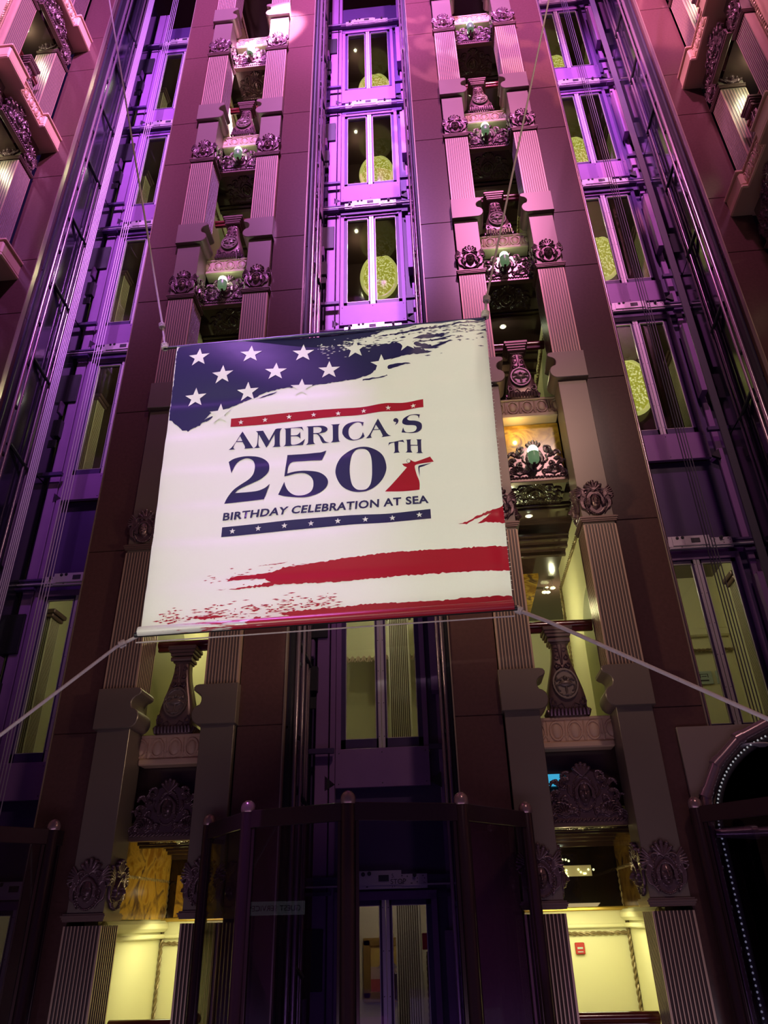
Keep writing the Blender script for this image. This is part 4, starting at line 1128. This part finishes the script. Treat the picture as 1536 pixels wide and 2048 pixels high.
# ------------------------------------------------------------------ hanging banner
BAN = {"O":[-1.2371,4.25,5.6035],"E1":[2.4329,.0085,.0472],"E2":[-.0236,.1492,-2.3469],"G":[[[[.1985,.4143,1],[.2069,.4069],[.2169,.3925],[.2383,.3535,1],[.2675,.4047],[.2751,.4165,1],[.2463,.4153,1],[.2491,.4123],[.2476,.4051],[.2407,.3914,1],[.2202,.3886,1],[.2133,.404],[.2142,.4111],[.2198,.4143,1]],[[.2317,.3691,1],[.2397,.3877,1],[.2224,.3865,1]]],[[[.2802,.3585,1],[.3028,.3594,1],[.3227,.3966,1],[.3381,.3649,1],[.3438,.3578],[.3618,.3585,1],[.357,.364],[.3551,.3757],[.3559,.4159],[.3624,.4217,1],[.3328,.4206,1],[.3385,.4165],[.3401,.405],[.3386,.3759,1],[.3154,.4205,1],[.2901,.371,1],[.2896,.4022],[.2928,.4143],[.298,.4183,1],[.2771,.4167,1],[.2837,.411],[.2865,.3996],[.2873,.3759],[.2861,.3651]]],[[[.3679,.3603,1],[.4226,.3593,1],[.4276,.3741,1],[.4208,.3658],[.4108,.3623],[.3884,.3612,1],[.3887,.3858,1],[.4056,.3868],[.4124,.3828],[.4172,.3761,1],[.4183,.3999,1],[.4118,.3933],[.4037,.3902],[.3888,.3891,1],[.3897,.4123],[.3929,.4185],[.4028,.4195],[.4164,.415],[.4328,.4021,1],[.4265,.4226,1],[.3664,.4217,1],[.3721,.4176],[.3736,.406],[.3727,.368],[.371,.363]]],[[[.4356,.3589,1],[.4644,.3595],[.4843,.3604],[.4963,.3664],[.4999,.3751],[.4936,.3832],[.4808,.3862],[.4729,.3873,1],[.485,.4008],[.4931,.4157],[.5065,.4222,1],[.4863,.422,1],[.4813,.4145],[.4751,.3974],[.467,.389],[.4571,.3876,1],[.4581,.4145],[.4638,.4226,1],[.4343,.4231,1],[.4401,.4185],[.4418,.4082],[.4414,.3679],[.4396,.3617]],[[.4569,.3635,1],[.4704,.3637],[.4804,.3683],[.4816,.378],[.4748,.3844],[.4574,.3843,1]]],[[[.5092,.3581,1],[.5379,.358,1],[.534,.3631],[.5327,.3713],[.5335,.4139],[.5394,.4215,1],[.5104,.4218,1],[.5149,.4167],[.5161,.4051],[.5153,.3659],[.5136,.361]]],[[[.61,.3626,1],[.606,.3772,1],[.6021,.3653],[.5903,.3589],[.5765,.3627],[.5667,.3748],[.5631,.3886],[.5657,.4054],[.5746,.418],[.5843,.4214],[.596,.419],[.6039,.4093],[.6069,.3983,1],[.6123,.4148,1],[.5999,.4211],[.5863,.4234],[.5707,.4211],[.555,.4114],[.5461,.3975],[.5446,.3868],[.5479,.3728],[.5587,.3608],[.5765,.3548],[.5943,.3562]]],[[[.6159,.4218,1],[.6253,.4115],[.6353,.3937],[.6529,.3558,1],[.678,.4075],[.6914,.4182,1],[.6618,.4215,1],[.6662,.4168],[.6643,.4108],[.6583,.396,1],[.6382,.3956,1],[.6316,.4098],[.6315,.4168],[.6344,.4213,1]],[[.6463,.3771,1],[.6554,.3939,1],[.6402,.3932,1]]],[[[.6985,.3634],[.7026,.3567],[.7095,.3567],[.7142,.3651],[.712,.3744],[.7029,.3829,1],[.7071,.3739],[.7062,.3709],[.7013,.3697]]],[[[.7792,.3532,1],[.7753,.3686,1],[.7722,.358],[.7616,.3528],[.7478,.3542],[.7407,.3607],[.7406,.3654],[.7472,.3721],[.7666,.376],[.78,.3826],[.7835,.3924],[.7811,.404],[.7711,.4135],[.7535,.4171],[.7381,.4148],[.7223,.4115,1],[.7276,.3942,1],[.7306,.4058],[.7381,.4131],[.7536,.414],[.7635,.4092],[.7676,.4014],[.766,.3942],[.7583,.3903],[.7389,.3874],[.7274,.3807],[.7253,.3722],[.73,.3608],[.7439,.3522],[.7617,.3502]]],[[[.2017,.4572,1],[.2162,.4479],[.2394,.4432],[.2629,.4436],[.2901,.4492],[.3107,.4601],[.3231,.474],[.3277,.489],[.3263,.5043],[.3171,.5188],[.3012,.5307],[.2755,.5415],[.253,.5508],[.2371,.5587],[.2287,.5683,1],[.2706,.5694],[.2967,.5681],[.3128,.563],[.3223,.5573],[.3317,.5487,1],[.3171,.5995,1],[.1993,.602,1],[.2046,.5857],[.2148,.568],[.2269,.554],[.2458,.5406],[.2616,.5307],[.2726,.5213],[.2802,.5095],[.2835,.4944],[.2831,.4789],[.2775,.4627],[.2669,.4538],[.255,.4503],[.2417,.4533],[.2289,.4619],[.2214,.4748],[.2173,.488],[.214,.4997,1]]],[[[.3804,.4532,1],[.433,.4545],[.4669,.4535],[.4801,.4533],[.4933,.4497],[.4973,.4485,1],[.4843,.4814,1],[.4337,.48],[.4046,.4794],[.3947,.481],[.3884,.4872],[.3846,.4984],[.3826,.519,1],[.4025,.5146],[.4255,.5135],[.4518,.5164],[.4749,.5225],[.4914,.5336],[.5014,.5478],[.5033,.5631],[.4954,.5792],[.4795,.5926],[.4572,.6016],[.4372,.6044],[.4153,.603],[.3908,.5983],[.3745,.594],[.3583,.5878,1],[.375,.5462,1],[.3788,.5607],[.3868,.5765],[.3986,.5888],[.4118,.5956],[.4264,.5973],[.4408,.5946],[.4536,.5865],[.4597,.574],[.461,.5591],[.4582,.5456],[.4506,.5335],[.4389,.5247],[.4257,.5206],[.4093,.5209],[.393,.5242],[.3743,.5281,1]]],[[[.6067,.4495],[.628,.4542],[.6508,.4682],[.6668,.4892],[.6744,.5188],[.6732,.5415],[.6623,.5668],[.6427,.5874],[.6202,.6001],[.5978,.6026],[.5738,.5976],[.5496,.5823],[.535,.5622],[.5267,.5388],[.5256,.5196],[.5311,.4971],[.5441,.4752],[.5638,.4596],[.5852,.4509]],[[.6033,.4557],[.6165,.4609],[.6262,.4736],[.6317,.4954],[.633,.5262],[.6319,.5564],[.6268,.5803],[.6154,.5941],[.5994,.5959],[.5866,.5914],[.5754,.5773],[.5697,.5561],[.5672,.5275],[.5688,.5008],[.5737,.4762],[.5819,.4614],[.5918,.4555]]],[[[.6818,.4527,1],[.6841,.4415,1],[.6996,.4411],[.7113,.4397],[.7262,.4381,1],[.7299,.4493,1],[.7249,.4449],[.7123,.4418,1],[.7113,.4613],[.7119,.4765],[.7162,.482,1],[.6965,.4819,1],[.6998,.4778],[.701,.4704],[.7,.4431,1],[.6899,.4452],[.6851,.4479]]],[[[.7336,.4388,1],[.7512,.438,1],[.7479,.4415],[.7474,.4567,1],[.7674,.4583,1],[.7674,.4429],[.7644,.4387,1],[.7824,.4393,1],[.7791,.4428],[.7786,.468],[.7791,.4832],[.7836,.4886,1],[.7627,.4859,1],[.7675,.4833],[.7683,.4771],[.7683,.4613,1],[.7478,.4602,1],[.7478,.475],[.7522,.4845,1],[.7318,.4832,1],[.7366,.479],[.7374,.4702],[.7372,.4436]]]],"LOGO":[[[.6694,.6089,1],[.7027,.5706],[.7344,.5328,1],[.7257,.5276],[.7207,.5203,1],[.7385,.5196,1],[.7449,.5147],[.7456,.5085,1],[.7543,.515],[.7605,.5162,1],[.8024,.5019,1],[.813,.5195,1],[.778,.5228],[.7633,.5251],[.758,.5283],[.7572,.5368],[.7621,.5605],[.7676,.5779],[.7691,.5925],[.7679,.6109,1],[.7232,.6127]]],"RING":[[[.7458,.5129],[.7454,.5151],[.7445,.517],[.7431,.5184],[.7414,.5193],[.7395,.5195],[.7377,.5189],[.736,.5177],[.7347,.516],[.7339,.514],[.7337,.5117],[.7341,.5095],[.735,.5076],[.7364,.5062],[.7381,.5053],[.74,.5051],[.7419,.5057],[.7435,.5069],[.7448,.5086],[.7456,.5107]],[[.7448,.5128],[.7445,.5146],[.7437,.5162],[.7426,.5174],[.7411,.5181],[.7396,.5182],[.738,.5178],[.7367,.5168],[.7356,.5154],[.735,.5137],[.7348,.5118],[.7351,.51],[.7358,.5084],[.737,.5072],[.7384,.5065],[.74,.5064],[.7415,.5068],[.7429,.5078],[.7439,.5092],[.7446,.5109]]],"SW":[[[.8072,.5222,1],[.7883,.5263],[.7715,.529],[.7672,.5329,1],[.7677,.5476],[.7701,.5673,1],[.7705,.5418],[.7718,.5358],[.7797,.5335]]],"RB":[[[.1991,.3014,1],[.2942,.3044],[.3863,.3035],[.5212,.299],[.6458,.3017],[.791,.2997,1],[.7909,.3277,1],[.6454,.3308],[.5215,.3282],[.3874,.3351],[.2959,.3355],[.1987,.3301,1]]],"NB":[[[.1988,.6789,1],[.3097,.6781],[.4177,.6755],[.5698,.6759],[.6808,.6813],[.7962,.6751,1],[.7966,.7063,1],[.6802,.7099],[.5699,.7061],[.4187,.7079],[.3114,.71],[.1981,.7102,1]]],"RS":[[.231,.3188],[.3072,.3209],[.3815,.3188],[.4566,.3173],[.5314,.3176],[.6094,.3177],[.6846,.3187],[.76,.3186]],"NS":[[.2299,.6948],[.3051,.6934],[.381,.6925],[.4571,.6921],[.5338,.6914],[.612,.6938],[.6884,.6966],[.7643,.6919]],"BS":[[.0798,.0544],[.2487,.0598],[.4151,.0627],[.1633,.1355],[.333,.14],[.4996,.1392],[.0799,.2095],[.2487,.2123],[.4166,.2107],[.1643,.2803],[.5823,.0622],[.7501,.0702],[.6657,.1341]],"TXT":[[.1986,.6585],[.3764,.6565],[.6501,.6588],[.7922,.6564],[.2003,.6329],[.3822,.6313],[.6514,.6322],[.7911,.6312]],"NF":[[[[.0141,-.0102],[.1394,-.0051],[.2973,-.0056],[.4466,-.007],[.5342,-.0061],[.6237,.001],[.6788,.0042],[.6493,.0136],[.5941,.026],[.5537,.0306],[.6123,.0493],[.6779,.058],[.7216,.0552],[.7353,.0824],[.7711,.0903],[.8276,.1139],[.7988,.1175],[.7557,.1216],[.7055,.1227],[.6585,.1378],[.6295,.1707],[.583,.1834],[.5401,.1867],[.5043,.1925],[.48,.1977],[.4121,.2036],[.3727,.2081],[.3085,.2188],[.2699,.2367],[.2382,.2464],[.1891,.2629],[.1608,.2686],[.1326,.2743],[.1131,.2981],[.1002,.3139],[.0662,.3317],[.048,.3277],[.028,.3064],[.0121,.2919],[.0025,.2866],[.0007,.1853],[.0028,.1176],[.0019,.0194]]],[[[.7686,.0593],[.7944,.0474],[.8307,.0447],[.8849,.0465],[.8665,.0536],[.8302,.0564],[.7939,.0591]]],[[[.7717,.0728],[.804,.0794],[.8252,.0874],[.814,.0963],[.7784,.0893]]],[[[.687,.1479],[.7191,.1493],[.7582,.1537],[.7331,.1599],[.7081,.1638],[.6885,.1616]]],[[[.6602,.0229],[.759,.0186],[.8687,.0105],[.9932,.0042],[.9929,.0079],[.8684,.0161],[.7588,.0252]]],[[[.6079,.1871],[.6471,.1861],[.6827,.1865],[.679,.1897],[.6471,.1897],[.6115,.1911]]],[[[.7782,.0944],[.8214,.0925],[.8649,.0837],[.8937,.0825],[.8572,.0944],[.8138,.1009]]],[[[.7936,.0684],[.8479,.0641],[.902,.0625],[.8512,.0705]]],[[[.1061,.2996],[.1335,.2852],[.1393,.2901],[.1171,.3028]]],[[[.2703,.2433],[.3091,.2299],[.3445,.2205],[.3164,.2329]]]],"RED":[[[[.2247,.8468],[.257,.8375],[.3117,.838],[.3516,.8353],[.3838,.8241],[.4455,.8192],[.5128,.814],[.5533,.8094],[.6367,.8059],[.7123,.8038],[.8362,.8039],[.9742,.8043],[1.0064,.8091],[1.0059,.884],[.9864,.8783],[.8323,.8771],[.7102,.8769],[.5799,.8798],[.4862,.8792],[.3931,.876],[.2634,.8793],[.2343,.8778],[.3136,.8716],[.3494,.8647],[.3345,.8557],[.2979,.8507],[.2324,.8513]]],[[[.8725,.7303],[.9015,.722],[.9253,.7068],[.9646,.6906],[1.0036,.6787],[1.0064,.7119],[1.007,.7357],[.9803,.7303],[.9236,.7305],[.9434,.7193],[.9637,.7015],[.9365,.7099],[.8952,.7301]]],[[[1.0045,.9596],[.9906,.9538],[.8897,.9537],[.7809,.9558],[.6349,.9524],[.4877,.954],[.4668,.9553],[.3963,.9567],[.3789,.9629],[.4145,.9712],[.4042,.9798],[.3903,.9824],[.5151,.9837],[.6346,.9825],[.8158,.9832],[.9843,.9845],[1.0016,.9905]]],[[[.1414,.9542],[.1825,.9524],[.2434,.9544],[.2187,.9582],[.1689,.9601]]],[[[.3082,.965],[.3294,.9647],[.3264,.9739],[.3123,.9747]]],[[[-.0014,.9785],[.0419,.9806],[.0882,.9777],[.1667,.9761],[.2805,.976],[.3266,.9776],[.256,.9805],[.1707,.9816],[.0782,.9844],[.0244,.9841]]],[[[.2411,.9712],[.2658,.9693],[.2521,.9765]]],[[[.3122,.8134],[.3395,.8116],[.396,.8091],[.3542,.8137]]],[[[.1979,.8768],[.2269,.8764],[.2126,.8792]]]]}
BO, B1, B2 = Vector(BAN['O']), Vector(BAN['E1']), Vector(BAN['E2'])
BN = B1.cross(B2).normalized()
if BN.y > 0: BN = -BN
def fold(u, v):
    """gentle folds of the vinyl, metres towards the viewer"""
    d = 0.0
    a = u*.85 + v*.55
    d += .030*math.sin(9.5*(u*.8 - v) + 1.2)*math.exp(-((v-.15)/.24)**2)*math.exp(-((u-.32)/.35)**2)
    for k, (c, w_, h) in enumerate(((.80, .05, .040), (.92, .045, .042), (1.02, .05, .028))):
        q = u + (v)*.42
        d += h*math.exp(-((q-c)/w_)**2)*math.exp(-((v-.20)/.22)**2)
    for v0, h, sl in ((.235, .011, .01), (.355, .010, -.008), (.47, .009, .01), (.60, .009, 0.), (.715, .013, .012), (.86, .009, -.006)):
        x = (v - v0 - sl*math.sin(5*u))/.013
        d += h*(math.tanh(x)*.5*math.exp(-abs(x)*.12))
    d += .010*math.exp(-((u-.985)/.02)**2)*-1.5
    d += .010*math.sin(7*u+.6)*math.sin(5.2*v+1)
    d += .004*math.sin(17*u+2)*math.sin(3*v)
    return d
def BP(u, v, off=0.0):
    return BO + B1*u + B2*v + BN*(fold(u, v)+off)
banner = thing('hanging_banner', 'large white vinyl banner with navy stars, red stripes and anniversary lettering, hung on ropes', 'banner', tuple(BO + B1*.5))
inv = banner.location.copy()
def bobj(name, V, F, M, sub=None):
    me = bpy.data.meshes.new(name); me.from_pydata([tuple(Vector(p)-inv) for p in V], [], F); me.materials.append(M)
    me.polygons.foreach_set('use_smooth', [True]*len(me.polygons)); me.update()
    return obj(name, me, sub or banner)
NU, NV = 110, 107
V = []; F = []
VM = 107/110
for j in range(NV+1):
    for i in range(NU+1):
        V.append(BP(i/NU, j/NV*VM))
for j in range(NV):
    for i in range(NU):
        a = j*(NU+1)+i; F.append((a, a+1, a+NU+2, a+NU+1))
cloth = bobj('vinyl_sheet', V, F, WHITE)
def curve(P_):
    """outline points, third item marks a corner; smooth ones are splined"""
    n_ = len(P_); out = []
    for i in range(n_):
        p0, p1, p2, p3 = P_[i-1], P_[i], P_[(i+1) % n_], P_[(i+2) % n_]
        c1, c2 = len(p1) > 2, len(p2) > 2
        out.append((p1[0], p1[1]))
        if c1 and c2: continue
        m1 = [(p2[k]-p0[k])*.5 if not c1 else (p2[k]-p1[k])*.7 for k in (0, 1)]
        m2 = [(p3[k]-p1[k])*.5 if not c2 else (p2[k]-p1[k])*.7 for k in (0, 1)]
        for q in (1, 2, 3):
            s_ = q/4; h = (2*s_**3-3*s_**2+1, s_**3-2*s_**2+s_, -2*s_**3+3*s_**2, s_**3-s_**2)
            out.append(tuple(h[0]*p1[k]+h[1]*m1[k]+h[2]*p2[k]+h[3]*m2[k] for k in (0, 1)))
    return out
def ragged(P_, amp, rr):
    out = []; n_ = len(P_)
    for i in range(n_):
        a, b = P_[i], P_[(i+1) % n_]
        L_ = math.hypot(b[0]-a[0], b[1]-a[1]); k = max(1, int(L_/.006))
        for q in range(k):
            t_ = q/k
            out.append((a[0]+(b[0]-a[0])*t_ + rr.gauss(0, amp*.7), a[1]+(b[1]-a[1])*t_ + rr.gauss(0, amp)))
    return [(max(0.0, min(1.0, x)), max(0.0, y)) for x, y in out]
def printed(name, shapes, M, off, parent=None, sub=None, fine=True):
    """flat shapes (list of [outline, holes...]) printed on the sheet"""
    bm = bmesh.new()
    for sh in shapes:
        tri = tessellate_polygon([[Vector((x, y, 0)) for x, y in pl] for pl in sh])
        flat = [p for pl in sh for p in pl]
        vs = [bm.verts.new((x, y, 0)) for x, y in flat]
        for t3 in tri:
            try: bm.faces.new([vs[i] for i in t3])
            except ValueError: pass
    if fine:
        us = [v.co.x for v in bm.verts]; vv = [v.co.y for v in bm.verts]
        for ax, lo, hi in ((0, min(us), max(us)), (1, min(vv), max(vv))):
            k = math.ceil(lo*NU)/NU
            while k < hi:
                no = (1, 0, 0) if ax == 0 else (0, 1, 0); co = (k, 0, 0) if ax == 0 else (0, k, 0)
                bmesh.ops.bisect_plane(bm, geom=bm.verts[:]+bm.edges[:]+bm.faces[:], plane_co=co, plane_no=no, dist=1e-7)
                k += 1/NU*(1.0)
    bm.verts.index_update()
    for f in bm.faces:
        f.normal_update()
        if f.normal.z < 0: f.normal_flip()
    V = [BP(v.co.x, v.co.y, off) for v in bm.verts]; F = [[v.index for v in f.verts] for f in bm.faces]
    bm.free()
    return bobj(name, V, F, M, parent)
def star(u, v, r, rot=0.0):
    W_, H_ = B1.length, B2.length
    return [(u + (r if k % 2 == 0 else r*.40)*math.sin(rot+PI*k/5)/W_, v - (r if k % 2 == 0 else r*.40)*math.cos(rot+PI*k/5)/H_) for k in range(10)]
rr = random.Random(11)
navy = printed('navy_field', [[ragged(curve([tuple(p) for p in sh[0]]) if i else [tuple(p[:2]) for p in sh[0]], .0012, rr)] for i, sh in enumerate(BAN['NF'])], NAVY, .0022)
def poly_has(P_, x, y):
    c = False; n_ = len(P_)
    for i in range(n_):
        (x1, y1), (x2, y2) = P_[i-1][:2], P_[i][:2]
        if (y1 > y) != (y2 > y) and x < (x2-x1)*(y-y1)/(y2-y1)+x1: c = not c
    return c
for u, v in BAN['BS'][:8]:
    printed('printed_star', [[star(u, v, .088)]], WHITE, .0044, banner, fine=True)
NF0 = BAN['NF'][0][0]
for u, v in BAN['BS'][8:]:
    printed('printed_star', [[star(u, v, .088)]], WHITE, .0044, banner, fine=True)
printed('red_stripes', [[ragged([tuple(p[:2]) for p in sh[0]], .0012, rr)] for sh in BAN['RED']], RED, .0022)
printed('red_bar', [[curve(s_) for s_ in BAN['RB']]], RED, .0022)
printed('navy_bar', [[curve(s_) for s_ in BAN['NB']]], NAVY, .0022)
printed('red_bar_stars', [[star(u, v, .0215)] for u, v in BAN['RS']], WHITE, .0040)
printed('navy_bar_stars', [[star(u, v, .0225)] for u, v in BAN['NS']], WHITE, .0040)
printed('lettering', [[curve(pl) for pl in gl] for gl in BAN['G']], NAVY, .0030)
printed('funnel_emblem', [[curve(BAN['LOGO'][0])]], RED, .0024)
printed('emblem_ring', [[[tuple(p) for p in BAN['RING'][0]]]], INK, .0034)
printed('emblem_ring_centre', [[[tuple(p) for p in BAN['RING'][1]]]], WHITE, .0044)
printed('emblem_swoosh', [[curve(BAN['SW'][0])]], NAVY, .0024)  # navy swoosh printed along the funnel
# brush speckle
sp = []
for q in range(330):
    u = .47 + rr.random()**.8*.53; c = .065 - .045*(u-.47)/.5
    v = c + rr.gauss(0, .036)
    if v < .004 or poly_has(NF0, u, v): continue
    w_, h = rr.uniform(.002, .011), rr.uniform(.0008, .0024)
    sp.append([[(u-w_, v), (u, v-h), (u+w_*.6, v-h*.4), (min(1, u+w_), v+h*.6), (u, v+h)]])
printed('navy_brush_speckle', sp, NAVY, .0022)['kind'] = 'stuff'
sp = []
for q in range(120):
    u = .46 + .20*rr.random(); v = .052+rr.gauss(0, .014) - .03*(u-.46)
    if not poly_has(NF0, u, v): continue
    w_, h = rr.uniform(.002, .008), rr.uniform(.0008, .002)
    sp.append([[(u-w_, v), (u, v-h), (u+w_, v), (u, v+h)]])
if sp: printed('white_brush_speckle', sp, WHITE, .0040)['kind'] = 'stuff'
sp = []
for q in range(260):
    u = .04 + rr.random()*.50; v = .955 - .03*u*1.2 + rr.gauss(0, .014)
    if v > .968: continue
    w_, h = rr.uniform(.002, .012), rr.uniform(.0006, .0022)
    sp.append([[(u-w_, v), (u, v-h), (u+w_, v-h*.2), (u, v+h)]])
for q in range(40):
    u = .15 + rr.random()*.30; v = .83 + .02*rr.random() - .03*(u-.3) + rr.gauss(0, .012)
    w_, h = rr.uniform(.002, .010), rr.uniform(.0006, .0016)
    sp.append([[(u-w_, v), (u, v-h), (u+w_, v-h*.2), (u, v+h)]])
printed('red_brush_speckle', sp, RED, .0022)['kind'] = 'stuff'
# small sans lettering, laid along the printed baseline
tc = bpy.data.curves.new('small_text', 'FONT'); tc.body = 'BIRTHDAY CELEBRATION AT SEA'; tc.resolution_u = 3; tc.offset = .028; tc.space_character = 1.06
to = bpy.data.objects.new('small_text', tc); COL.objects.link(to)
dg = bpy.context.evaluated_depsgraph_get(); dg.update()
tm = bpy.data.meshes.new_from_object(to.evaluated_get(dg))
bpy.data.objects.remove(to)
xs = [v.co.x for v in tm.vertices]; x0, x1 = min(xs), max(xs); ys = [v.co.y for v in tm.vertices]; ycap = max(ys); yb = min(ys)
TX = BAN['TXT']; tk = [0, .30, .76, 1.0]
tk = [(p[0]-TX[0][0])/(TX[3][0]-TX[0][0]) for p in TX[:4]]
def tmap(x, y):
    f = (x-x0)/(x1-x0); g = (y-yb)/(ycap-yb)
    i = 0
    while i < 2 and f > tk[i+1]: i += 1
    s_ = (f-tk[i])/(tk[i+1]-tk[i])
    b = [TX[i][k]+(TX[i+1][k]-TX[i][k])*s_ for k in (0, 1)]; c = [TX[4+i][k]+(TX[5+i][k]-TX[4+i][k])*s_ for k in (0, 1)]
    return (b[0]+(c[0]-b[0])*g, b[1]+(c[1]-b[1])*g)
V = [BP(*tmap(v.co.x, v.co.y), .0042) for v in tm.vertices]
bobj('lettering', V, [list(p.vertices) for p in tm.polygons], NAVY)
# rod pockets
TUBE = bpy.data.materials.new('banner_hem_print'); TUBE.use_nodes = True
N_, L_ = TUBE.node_tree.nodes, TUBE.node_tree.links
b_ = N_['Principled BSDF']; b_.inputs['Roughness'].default_value = .34
tcn = N_.new('ShaderNodeTexCoord'); mp = N_.new('ShaderNodeMapping'); mp.inputs['Scale'].default_value = (5, 30, 45)
nz = N_.new('ShaderNodeTexNoise'); nz.inputs['Scale'].default_value = 1.0; nz.inputs['Detail'].default_value = 5
sx = N_.new('ShaderNodeSeparateXYZ'); ad = N_.new('ShaderNodeMath'); ad.operation = 'MULTIPLY_ADD'
rp = N_.new('ShaderNodeValToRGB')
L_.new(tcn.outputs['Object'], mp.inputs['Vector']); L_.new(mp.outputs['Vector'], nz.inputs['Vector'])
L_.new(tcn.outputs['Object'], sx.inputs[0])
L_.new(sx.outputs['X'], ad.inputs[0]); ad.inputs[1].default_value = .55; L_.new(nz.outputs['Fac'], ad.inputs[2])
L_.new(ad.outputs[0], rp.inputs['Fac'])
rp.color_ramp.elements[0].position = .10; rp.color_ramp.elements[0].color = (.74, .72, .64, 1)
rp.color_ramp.elements[1].position = .14; rp.color_ramp.elements[1].color = (.42, .012, .03, 1)
L_.new(rp.outputs['Color'], b_.inputs['Base Color'])
def along(v, off, u0=0.0, u1=1.0, n_=24):
    return [tuple(BO + B1*(u0+(u1-u0)*k/n_) + B2*v + BN*off - inv) for k in range(n_+1)]
o = MB().tube(along(.988, .030), .034, 18).build('rod_pocket', TUBE, banner, 60)
o = MB().tube(along(-.004, .0, 0, 1), .016, 12).build('top_hem', NAVY, banner, 60)
MB().tube(along(-.006, .0, -.045, 1.004), .012, 10).build('top_rod', RODM, banner, 60)
MB().tube(along(.996, .030, -.01, 1.008), .018, 10).build('bottom_rod', RODM, banner, 60)
MB().tube(along(1.018, .03, -.004, 1.0, 8), .005, 6).build('tie_cord', ROPE, banner, 60)
rr2 = random.Random(2)
mb = MB()
for q in range(70):
    v = .02 + .93*q/70
    p = BP(.999, v, 0) - inv
    mb.tube([p, p + Vector((rr2.uniform(.006, .016), -.004, rr2.uniform(-.006, .004)))], [.003, .001], 4)
mb.build('frayed_edge', WHITE, banner)

# ropes
def rope(path, r, label, knots=()):
    t = thing('rope', label, 'rope', path[0], 0, 'banner ropes')
    o_ = Vector(path[0])
    MB().tube([Vector(p)-o_ for p in path], r, 8).build('cord', ROPE, t, 60)
    for kx, kr in knots:
        mb = MB(); c = Vector(kx)-o_
        d_ = (Vector(path[1])-Vector(path[0])).normalized()
        for q in range(3):
            cc = c + d_*(q-1)*kr*.8
            u_ = d_.orthogonal().normalized(); w_ = d_.cross(u_)
            mb.tube([cc + (u_*math.cos(2*PI*k/12)+w_*math.sin(2*PI*k/12))*kr for k in range(13)], kr*.55, 6, caps=False)
        mb.build('knot', ROPE, t, 60)
tl = BO + B1*-.043 + B2*-.012
tr = BO + B1*1.0 + B2*-.006
rope([tl, tl+Vector((-.055, -.01, .26)), tl+Vector((-3.1, -.15, 12.5))], .009, 'white rope rising from the upper left corner of the banner', [(tl, .020), (tl+Vector((-.05, -.01, .22)), .017)])
rope([tr, tr+Vector((.03, -.01, .2)), tr+Vector((3.2, -.1, 13.0))], .009, 'white rope rising from the upper right corner of the banner', [(tr+Vector((.005,-.02,.02)), .022), (tr+Vector((.03, -.012, .19)), .020)])
bl = BO + B2*.995 + B1*-.004; br = BO + B1*1.004 + B2*.995
rope([bl, bl+Vector((-.13, -.02, -.075)), bl+Vector((-3.35, -.35, -2.95))], .0115, 'white rope stretched down from the lower left corner of the banner', [(bl+Vector((-.095, -.015, -.055)), .017)])
rope([br, br+Vector((.2, -.05, -.12)), br+Vector((4.0, -1.1, -2.75))], .0125, 'white rope stretched down from the lower right corner of the banner', [(br+Vector((.02, -.01, -.012)), .018)])

# lit counter sign across the lobby: it is seen mirrored in the glass of the middle screen
t = thing('counter_sign', 'lit counter sign reading GUEST SERVICES, seen mirrored in the middle glass screen', 'sign', (-4.0, 2.76, -.2), 2.268)
MB().rbox(-.34, .34, -.01, .03, 1.90, 2.05, .006).build('plate', mat('sign_plate', (.3, .3, .34), .5, emit=(.8, .78, .95), emit_s=.30), t)
me = text_mesh('GUEST SERVICES', .062, INK)
obj('lettering', me, t, (-.29, -.013, 1.945))
for s in (-1, 1):
    MB().tube([(s*.28, .02, 0), (s*.28, .02, 1.95)], .015, 10).build('post', POSTM, t, 50)
